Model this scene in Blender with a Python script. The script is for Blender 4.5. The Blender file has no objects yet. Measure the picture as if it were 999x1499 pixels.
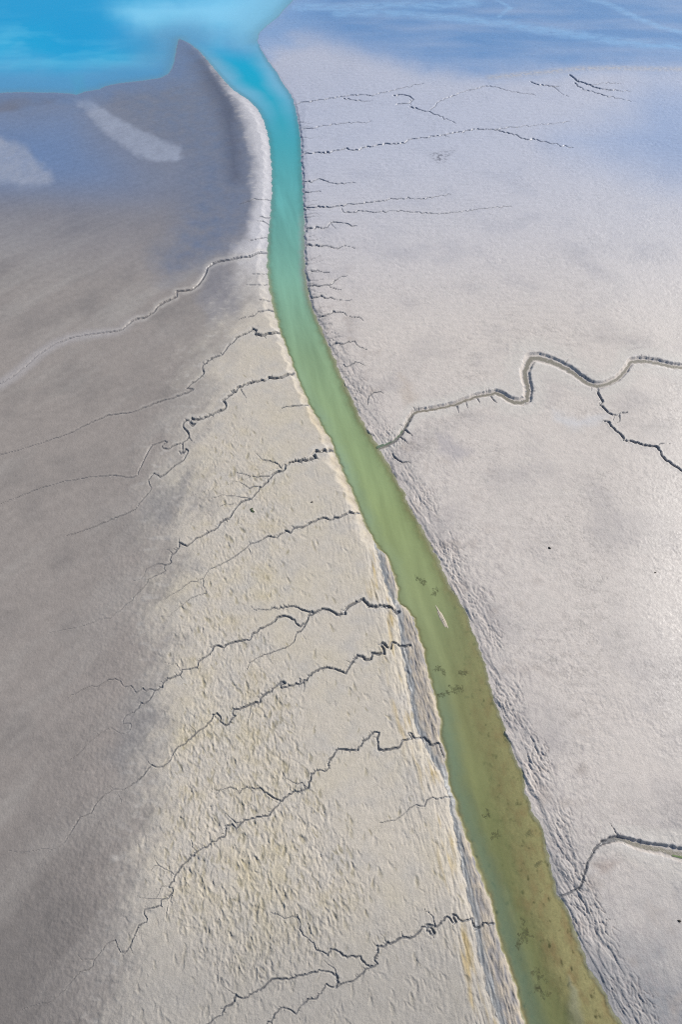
import bpy, math, random
import numpy as np
from mathutils import Matrix

rng = np.random.default_rng(7)
random.seed(7)
f32 = np.float32
scene = bpy.context.scene
COL = scene.collection

# ------------------------------------------------------------------ camera
H = 120.0                      # drone height over the flats, metres
PITCH = math.radians(55.0)     # looking down by this much
F = 1499 * 24.0 / 36.0         # focal length in photo pixels
CP, SP = math.cos(PITCH), math.sin(PITCH)
ZW = -0.9                      # water level, mud plateau is z = 0


def unproj(px, py, z=0.0):
    """photo position -> point on the level z"""
    px = np.asarray(px, dtype=np.float64); py = np.asarray(py, dtype=np.float64)
    a = (px - 499.5) / F
    b = (749.5 - py) / F
    dy = CP + b * SP
    dz = -SP + b * CP
    t = (z - H) / dz
    return a * t, dy * t, t


cam_data = bpy.data.cameras.new("camera")
cam = bpy.data.objects.new("camera", cam_data)
COL.objects.link(cam)
cam.location = (0, 0, H)
cam.rotation_euler = (math.radians(90) - PITCH, 0, 0)
cam_data.sensor_fit = 'VERTICAL'
cam_data.sensor_height = 36.0
cam_data.sensor_width = 24.0
cam_data.lens = 24.0
cam_data.clip_start = 0.5
cam_data.clip_end = 20000
scene.camera = cam

# ------------------------------------------------------------------ noise
_p = rng.permutation(256).astype(np.int32)
PERM = np.concatenate([_p, _p]).astype(np.int32)
_a = rng.random(256) * 2 * math.pi
GX = np.cos(_a).astype(f32); GY = np.sin(_a).astype(f32)


def noise(x, y, seed=0):
    x = x.astype(f32) + f32(seed * 17.31); y = y.astype(f32) + f32(seed * 9.77)
    xf = np.floor(x); yf = np.floor(y)
    xi = xf.astype(np.int32) & 255; yi = yf.astype(np.int32) & 255
    x = x - xf; y = y - yf
    u = x * x * x * (x * (x * 6 - 15) + 10); v = y * y * y * (y * (y * 6 - 15) + 10)
    x1 = (xi + 1) & 255; y1 = (yi + 1) & 255
    px0 = PERM[xi]; px1 = PERM[x1]
    g00 = PERM[px0 + yi]; g10 = PERM[px1 + yi]; g01 = PERM[px0 + y1]; g11 = PERM[px1 + y1]
    n00 = GX[g00] * x + GY[g00] * y
    n10 = GX[g10] * (x - 1) + GY[g10] * y
    n01 = GX[g01] * x + GY[g01] * (y - 1)
    n11 = GX[g11] * (x - 1) + GY[g11] * (y - 1)
    a = n00 + u * (n10 - n00); b = n01 + u * (n11 - n01)
    return (a + v * (b - a)) * f32(1.5)


def fbm(x, y, octs=3, seed=0, gain=0.5):
    s = 0; amp = 1.0; tot = 0; k = 1.0
    for i in range(octs):
        s = s + amp * noise(x * f32(k), y * f32(k), seed + i * 3)
        tot += amp; amp *= gain; k *= 2.03
    return s / f32(tot)


def sm(a, b, x):
    t = np.clip((x - a) / (b - a), 0, 1)
    return t * t * (3 - 2 * t)


def lerp(a, b, t):
    return a + (b - a) * t


# ------------------------------------------------------------------ the sheet of ground points
def axis(lo, hi, core_lo, core_hi, step, ratio):
    core = np.arange(core_lo, core_hi + step, step)
    out = [core]
    s = step; p = core_hi + step; up = []
    while p < hi:
        s = min(s * ratio, 90); p += s; up.append(p)
    s = step; p = core_lo; dn = []
    while p > lo:
        s = min(s * ratio, 90); p -= s; dn.append(p)
    return np.concatenate([np.array(dn[::-1]), core, np.array(up)])


STEP = 1.15
AX = axis(-1700, 2700, -25, 1025, STEP, 1.07)
AY = axis(-560, 2500, -25, 1525, STEP, 1.07)
_fine = np.arange(-24.0, 330.0, 0.62)
AY = np.concatenate([AY[AY < -24.5], _fine, AY[AY > 330.3]])
AY = AY[AY > -600]
NX, NY = len(AX), len(AY)
PX, PY = np.meshgrid(AX, AY)
X, Y, T = unproj(PX, PY)
X = X.astype(f32); Y = Y.astype(f32)
MPP = (T / F).astype(f32)                 # metres per photo pixel there
PX = PX.astype(f32); PY = PY.astype(f32)
SHAPE = X.shape


def idx_range(ax, lo, hi):
    return max(0, int(np.searchsorted(ax, lo))), min(len(ax), int(np.searchsorted(ax, hi)) + 1)


def line_dist(pts, z=0.0, warp=None, reach=None):
    """distance in metres from every ground point to a traced line"""
    x, y, _ = unproj([p[0] for p in pts], [p[1] for p in pts], z)
    D = np.full(SHAPE, 1e9, dtype=f32)
    for i in range(len(pts) - 1):
        if reach is None:
            sl = (slice(None), slice(None))
        else:
            i0, i1 = idx_range(AX, min(pts[i][0], pts[i + 1][0]) - reach, max(pts[i][0], pts[i + 1][0]) + reach)
            j0, j1 = idx_range(AY, min(pts[i][1], pts[i + 1][1]) - reach, max(pts[i][1], pts[i + 1][1]) + reach)
            sl = (slice(j0, j1), slice(i0, i1))
        WX = X[sl] if warp is None else X[sl] + warp[0][sl]
        WY = Y[sl] if warp is None else Y[sl] + warp[1][sl]
        ax_, ay_ = f32(x[i]), f32(y[i]); bx, by = f32(x[i + 1] - x[i]), f32(y[i + 1] - y[i])
        L = max(bx * bx + by * by, f32(1e-6))
        t = np.clip(((WX - ax_) * bx + (WY - ay_) * by) / L, 0, 1)
        d = (WX - ax_ - t * bx) ** 2 + (WY - ay_ - t * by) ** 2
        D[sl] = np.minimum(D[sl], d)
    return np.sqrt(D)


def inside_xy(poly_xy, WX, WY):
    c = np.zeros(WX.shape, dtype=bool)
    n = len(poly_xy)
    for i in range(n):
        x0, y0 = poly_xy[i]; x1, y1 = poly_xy[(i + 1) % n]
        if y0 == y1:
            continue
        cond = (y0 > WY) != (y1 > WY)
        c ^= cond & (WX < (x1 - x0) * (WY - y0) / (y1 - y0) + x0)
    return c


WARPX = (6 * noise(PX / 34, PY / 34, 40) + 3.0 * noise(PX / 11, PY / 11, 41)).astype(f32)
WARPY = (5 * noise(PX / 34, PY / 34, 42) + 2.5 * noise(PX / 11, PY / 11, 43)).astype(f32)


_wk = lerp(f32(0.35), f32(1), sm(300, 460, PY))
WARPX *= _wk; WARPY *= _wk


def patch(poly, soft, warp=1.0):
    """soft mask of a region of ground traced on the photograph (0..1)"""
    m = soft * 1.5 + 12
    xs = [p[0] for p in poly]; ys = [p[1] for p in poly]
    i0, i1 = idx_range(AX, min(xs) - m, max(xs) + m); j0, j1 = idx_range(AY, min(ys) - m, max(ys) + m)
    sl = (slice(j0, j1), slice(i0, i1))
    wx = PX[sl] + warp * WARPX[sl]; wy = PY[sl] + warp * WARPY[sl]
    D = np.full(wx.shape, 1e9, dtype=f32)
    n = len(poly)
    for i in range(n):
        ax_, ay_ = poly[i]; bx, by = poly[(i + 1) % n][0] - ax_, poly[(i + 1) % n][1] - ay_
        L = max(bx * bx + by * by, 1e-6)
        t = np.clip(((wx - ax_) * bx + (wy - ay_) * by) / L, 0, 1)
        D = np.minimum(D, (wx - ax_ - t * bx) ** 2 + (wy - ay_ - t * by) ** 2)
    D = np.sqrt(D)
    s = np.where(inside_xy(poly, wx, wy), D, -D)
    out = np.zeros(SHAPE, dtype=f32)
    out[sl] = sm(-soft, soft, s)
    return out


# ------------------------------------------------------------------ traced lines: shores and river banks
SHORE = [(-2200, 170), (-600, 142), (-100, 137), (0, 136), (30, 135), (80, 136), (100, 137), (112, 139), (125, 134),
         (145, 131), (155, 126), (175, 122), (210, 118), (235, 114), (248, 107), (255, 92), (258, 72), (262, 57)]
BANK_L = [(262, 57), (275, 62), (292, 75), (305, 90), (318, 106), (330, 120), (342, 132), (356, 141), (369, 151), (378, 161),
          (386, 176), (393, 200), (396, 225), (398, 250), (398, 290), (395, 320), (392, 350), (391, 370), (391, 390),
          (393, 410), (396, 430), (400, 452), (408, 479), (416, 500), (424, 520), (431, 542), (438, 560), (446, 580),
          (457, 600), (470, 622), (481, 640), (488, 657), (497, 680), (504, 697), (515, 720), (527, 748), (538, 775),
          (552, 800), (565, 815), (573, 830), (579, 850), (582, 870), (585, 885), (597, 893), (606, 910), (613, 925),
          (617, 940), (621, 960), (625, 980), (631, 1000), (636, 1020), (641, 1040), (644, 1060), (646, 1080), (651, 1100),
          (653, 1120), (655, 1140), (661, 1160), (668, 1180), (674, 1200), (684, 1230), (692, 1251), (701, 1275),
          (711, 1300), (720, 1325), (725, 1350), (732, 1375), (739, 1400), (747, 1425), (756, 1450), (762, 1475),
          (767, 1499), (786, 1560), (806, 1650), (840, 1800), (960, 2700)]
BANK_R = [(1190, 2700), (1035, 1800), (973, 1650), (937, 1560), (912, 1499), (897, 1480), (889, 1456), (869, 1429), (851, 1388),
          (841, 1356), (829, 1325), (816, 1310), (809, 1275), (803, 1255), (796, 1215), (782, 1190), (770, 1160),
          (765, 1130), (755, 1107), (747, 1090), (741, 1075), (735, 1052), (725, 1027), (717, 997), (707, 960),
          (700, 940), (687, 910), (680, 890), (670, 875), (660, 857), (645, 827), (635, 805), (615, 768), (603, 747),
          (592, 720), (580, 700), (567, 677), (553, 652), (530, 615), (515, 582), (499, 548), (490, 525), (479, 500),
          (470, 478), (461, 460), (454, 440), (450, 420), (447, 400), (446, 370), (446, 340), (445, 310), (444, 290),
          (442, 250), (440, 200), (436, 175), (433, 160), (430, 147), (425, 137), (413, 120), (405, 105), (393, 90), (382, 72),
          (377, 60)]
SHORE_FAR = [(377, 60), (380, 48), (392, 37), (407, 25), (416, 14), (430, 0), (470, -25), (560, -60), (800, -120),
             (1300, -200), (2800, -300)]
LEVEE = [(540, 770), (551, 800), (558, 830), (566, 860), (578, 882), (583, 905), (589, 950), (598, 1000), (607, 1050), (618, 1085), (636, 1115),
         (652, 1145), (664, 1200), (673, 1250), (684, 1300), (694, 1345), (699, 1380), (707, 1420), (719, 1460), (731, 1499),
         (752, 1560), (775, 1650), (812, 1800), (930, 2700)]

edge_wob = (0.35 * noise(X / 2.2, Y / 2.2, 50) + 0.18 * noise(X / 0.8, Y / 0.8, 51)).astype(f32)
edge_wob2 = (0.35 * noise(X / 2.2, Y / 2.2, 52) + 0.18 * noise(X / 0.8, Y / 0.8, 53)).astype(f32)
far_k = sm(300, 100, PY)
ww = (edge_wob * (1 - 0.5 * far_k), edge_wob2 * (1 - 0.5 * far_k))
dL = line_dist(BANK_L, ZW, ww)
dR = line_dist(BANK_R, ZW, ww)
dS = line_dist(SHORE, ZW, ww)
dF = line_dist(SHORE_FAR, ZW, ww)
dV = line_dist(LEVEE, -0.3, ww)
wpoly_px = SHORE[:-1] + BANK_L + BANK_R[:-1] + SHORE_FAR + [(2800, -610), (-2200, -610)]
wx_, wy_, _ = unproj([p[0] for p in wpoly_px], [p[1] for p in wpoly_px], ZW)
WATER = inside_xy(list(zip(wx_, wy_)), X + ww[0], Y + ww[1])
# which side of the river a point of land lies on
left_poly = [(-2300, 2700)] + [(-2300, 160)] + SHORE + BANK_L
lx_, ly_, _ = unproj([p[0] for p in left_poly], [p[1] for p in left_poly], ZW)
LEFT = inside_xy(list(zip(lx_, ly_)), X + ww[0], Y + ww[1]) & ~WATER
RIGHT = ~LEFT & ~WATER
_bk = BANK_L[::-1][:BANK_L[::-1].index((538, 775)) + 1]
strip_poly = LEVEE + [(p[0] + 12, p[1]) for p in _bk]
sx_, sy_, _ = unproj([p[0] for p in strip_poly], [p[1] for p in strip_poly], np.array([-0.3] * len(LEVEE) + [ZW] * len(_bk)))
STRIP = inside_xy(list(zip(sx_, sy_)), X + ww[0], Y + ww[1]) & LEFT

# along-river frame for grooves and scour marks
_x, _y, _ = unproj([745, 600], [1425, 893])
ANG = math.atan2(_y[1] - _y[0], _x[1] - _x[0])
ca, sa = f32(math.cos(ANG)), f32(math.sin(ANG))
V = X * ca + Y * sa            # along the river
U = -X * sa + Y * ca           # across

# ------------------------------------------------------------------ regions of the flats (traced)
M_SAND = patch([(-2200, 100), (262, 40), (300, 70), (346, 143), (358, 175), (366, 205), (371, 240), (372, 280), (370, 320),
                (364, 345), (345, 362), (352, 400), (354, 428), (336, 470), (305, 515), (288, 545), (305, 575), (292, 604), (270, 630),
                (255, 655), (235, 700), (255, 720), (280, 700), (270, 740), (245, 775), (240, 800), (262, 825), (225, 860), (215, 900), (240, 945),
                (228, 980), (222, 1020), (235, 1060), (215, 1100), (215, 1150), (222, 1180), (198, 1230), (188, 1300),
                (176, 1380), (168, 1450), (150, 1520), (100, 1800), (-2200, 2600)], 85, 2.6)
_dn = fbm((X * f32(0.5) + Y * f32(0.86)) / 9, (X * f32(0.86) - Y * f32(0.5)) / 2.6, 4, 200)
_sn = sm(330, 470, PY)
M_SAND = np.where(M_SAND > 0, sm(lerp(0.40, 0.04, _sn), lerp(0.60, 0.96, _sn), M_SAND + lerp(0.03, 0.26, _sn) * _dn * sm(0, 0.25, M_SAND) * sm(1, 0.75, M_SAND)), 0).astype(f32)
M_SANDCORE = patch([(-2200, 100), (262, 40), (300, 70), (342, 145), (350, 180), (355, 260), (345, 330), (300, 370), (300, 400), (240, 480), (230, 600), (180, 720),
                    (150, 820), (130, 900), (110, 1000), (90, 1100), (70, 1250), (60, 1400), (30, 1600), (-2200, 2600)], 60, 2.0)
M_STREAK = patch([(108, 139), (130, 144), (152, 156), (177, 175), (207, 191), (242, 202), (265, 209), (268, 230), (257, 236),
                  (225, 235), (198, 226), (172, 203), (146, 182), (126, 164)], 5, 3.0)
M_PALE2 = patch([(-300, 170), (-60, 180), (0, 198), (20, 205), (45, 222), (65, 245), (80, 262), (70, 268), (30, 272), (0, 266), (-60, 255), (-300, 240)], 9, 3.0)
M_BAND = patch([(-400, 130), (0, 136), (55, 135), (95, 138), (70, 148), (45, 152), (20, 158), (0, 160), (-400, 165)], 4, 0.5)
M_RIM = patch([(255, 60), (275, 62), (292, 76), (318, 106), (342, 134), (360, 175), (368, 210), (372, 260), (371, 320), (340, 368),
               (300, 385), (240, 400), (230, 380), (265, 330), (272, 260), (268, 225), (230, 200), (180, 160), (150, 140), (160, 128), (240, 112)], 34, 1.4)
M_RIM2 = patch([(262, 58), (285, 70), (310, 98), (338, 134), (352, 165), (345, 180), (352, 260), (340, 262), (330, 190), (312, 140), (290, 100)], 20, 1.0)
M_SKYBLUEL = patch([(-400, 160), (40, 155), (110, 145), (160, 190), (230, 235), (280, 250), (278, 300), (240, 350), (150, 330),
                 (60, 290), (-400, 300)], 70, 2.0)
M_DKPATCH = patch([(300, 402), (325, 392), (352, 400), (357, 425), (342, 462), (312, 480), (292, 440)], 14, 1.5)
M_GREYB = patch([(225, 715), (262, 690), (300, 692), (300, 712), (265, 735), (235, 770), (215, 760)], 12, 2.0)
M_GREYC = patch([(195, 1010), (235, 1000), (240, 1055), (215, 1100), (180, 1130), (160, 1110)], 22, 2.0)
M_WETTOP = patch([(382, 45), (395, 35), (410, 10), (470, -40), (2600, -300), (2600, 70), (1300, 88), (999, 95), (880, 97), (780, 105), (720, 112), (640, 104),
                  (560, 84), (500, 64), (440, 52)], 24, 2.0)
M_WETCORE = patch([(430, 18), (480, -20), (1200, -100), (2400, -200), (2400, 55), (1200, 82), (900, 90), (790, 97), (700, 98), (620, 84), (540, 62), (470, 40)], 26, 2.0)
M_WETR = patch([(1400, 100), (960, 118), (930, 140), (925, 165), (870, 190), (820, 205), (900, 235), (999, 262), (1400, 300)], 55, 2.0)
M_GLINT = patch([(1900, 180), (960, 200), (900, 260), (860, 340), (870, 450), (930, 480), (960, 620), (930, 720), (920, 900), (950, 1050), (1010, 1130), (1900, 1300)], 70, 2.0)
M_RIDGE = np.clip(1 - line_dist([(720, 112), (760, 108), (800, 104), (850, 99), (900, 98), (999, 100), (1300, 104)], 0, None, 40) / 3.2, 0, 1)
FILMS = [([(499, 18), (560, 17), (620, 22), (680, 28), (740, 34), (800, 45), (850, 52), (900, 60), (960, 66), (1100, 74)], 4.5),
         ([(860, -2), (885, 3), (903, 10), (920, 20), (945, 32), (970, 40), (1000, 46), (1060, 54)], 2.4),
         ([(715, -4), (735, 3), (748, 11), (738, 18), (730, 24)], 1.3),
         ([(440, 8), (500, 10), (570, 6), (640, 8), (690, 4)], 4.5)]
FILM = np.zeros(SHAPE, dtype=f32)
for pts, w in FILMS:
    FILM = np.maximum(FILM, sm(w * 1.6, w * 0.1, line_dist(pts, -0.3, (0.5 * WARPX, 0.5 * WARPY), 60)))
FILM *= np.clip(0.75 + 0.9 * fbm(X / 6, Y / 3, 2, 60), 0, 1)

# ------------------------------------------------------------------ height of the ground
plateau = np.where(LEFT, 0.0 - 0.28 * M_SAND - 0.25 * M_SANDCORE, 0.06 * sm(0, 60, dR) - 0.45 * M_WETTOP).astype(f32)
grove = 0.5 * fbm(U / 0.75, V / 4.5, 2, 70) + 0.75 * (0.32 - np.abs(fbm(U / 0.62, V / 3.0, 2, 72)) * 1.5)                        # grooves running along the banks
grove_f = fbm(U / 0.34, V / 2.2, 2, 75)
ang2 = ANG + math.radians(13)
U2 = -X * f32(math.sin(ang2)) + Y * f32(math.cos(ang2)); V2 = X * f32(math.cos(ang2)) + Y * f32(math.sin(ang2))
_gw = noise(X / 2.6, Y / 2.6, 79)
grove_r = 0.35 * fbm(U2 / 0.9, V2 / 3.4, 2, 80) + 0.9 * (0.28 - np.exp(-np.abs(fbm(U2 / 0.80 + 0.5 * _gw, V2 / 2.5, 2, 81)) * 9.0))
scarp_n = 0.9 * noise(U2 / 1.6, V2 / 7, 85) + 0.5 * noise(U2 / 0.7, V2 / 3, 86)

# left bank: one clean scarp upstream, a slumped grooved strip lower down
nearL = sm(330, 480, PY)
pL = 0.9 * sm(0, lerp(4.6, 2.6, sm(400, 520, PY)) + 1.6 * noise(X / 3, Y / 3, 88), dL)
pL_soft = 0.9 * sm(0, 9.0, dL)
pL = lerp(pL_soft, pL, sm(120, 190, PY))
zl = ZW + pL
dLev = np.where(STRIP, -dV, dV)
strip_h = 0.10 + 0.30 * sm(0, 0.7, dL) + 0.24 * sm(0.1, 2.2, dV) * grove * sm(0, 0.5, dL) + 0.12 * grove_f * sm(0, 0.5, dL) - 0.07 * sm(1.0, 0.2, dV)
z_lev = ZW + 0.28 + 0.34 * sm(-0.1, 0.9, dLev + 0.7 * grove) + 0.28 * sm(0.5, 3.6, dLev + 1.5 * grove)
zone_lev = sm(760, 830, PY)
zl = np.where(STRIP, ZW + np.maximum(strip_h, 0.03), lerp(zl, np.minimum(zl + 0.4, z_lev), zone_lev))
zl = np.minimum(zl, 0)
# right bank: low shelf, broken scarp, grooved slope
nr = sm(420, 560, PY)
pR_near = 0.07 * sm(0, 0.7, dR + 0.4 * scarp_n) + 0.11 * sm(0.5, 1.0, dR + 1.8 * scarp_n) + 0.10 * sm(2.0, 2.5, dR + 3.2 * scarp_n) + 0.62 * sm(0.3, 11, dR)
pR_far = 0.45 * sm(0, 0.9, dR + 0.4 * scarp_n) + 0.45 * sm(0.6, 5, dR)
pR = lerp(pR_far, pR_near, nr)
grR = sm(19.0, 3.0, dR + 6.0 * noise(X / 6, Y / 9, 87)) * sm(0.1, 0.8, dR) * lerp(f32(0.25), f32(1), nr)
grove_r2 = 0.7 * (0.3 - np.exp(-np.abs(fbm(U2 / 0.55 - 0.5 * _gw, V2 / 1.3, 2, 83)) * 8.0))
zr = ZW + pR + (0.17 * grove_r + 0.13 * grove_r2) * grR * np.clip(0.8 + 1.4 * noise(X / 5, Y / 8, 242), 0.25, 1.5)
zr = lerp(zr, ZW + 0.9 * sm(0, 40, dR), sm(190, 120, PY) * 0.8)
# sea shores: long gentle slopes
zs = ZW + 0.03 * sm(0, 1, dS) + 0.55 * sm(0, 60, dS)
zf = ZW + 0.05 * sm(0, 2, dF) + 0.5 * sm(0, 70, dF)
Z = np.where(LEFT, np.minimum(zl, np.where(dS < 200, zs + 0.0, 9)), np.minimum(zr, zf))
Z = np.where(LEFT, np.minimum(Z, plateau), np.minimum(Z, plateau)).astype(f32)
# bed under the water
shal = sm(740, 1000, PY)
dep = np.minimum(0.9 * sm(0, lerp(3.2, 1.3, sm(420, 520, PY)), dL) + 0.6 * sm(2, 7, dL), lerp(1.3 * sm(0, 4.0, dR), 0.16 * sm(0, 0.8, dR) + 0.20 * sm(1, 6, dR) + 1.1 * sm(4.5, 10, dR), shal))
dep = np.minimum(dep, 0.25 * sm(0, 6, dS) + 2.2 * sm(2, 70, dS))
dep = np.minimum(dep, 0.3 * sm(0, 8, dF) + 2.0 * sm(3, 60, dF)) + 0.02
bed_n = fbm(X / 1.6, Y / 2.4, 3, 90)
bar_tail = patch([(836, 1430), (848, 1450), (858, 1499), (850, 1560), (838, 1520), (836, 1470)], 6, 0.7)
dep = dep - 0.10 * bar_tail * shal
dep = np.clip(dep + 0.08 * bed_n * sm(0, 1.5, dep * 4), 0.02, 9)
Z = np.where(WATER, ZW - dep, Z).astype(f32)

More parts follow.
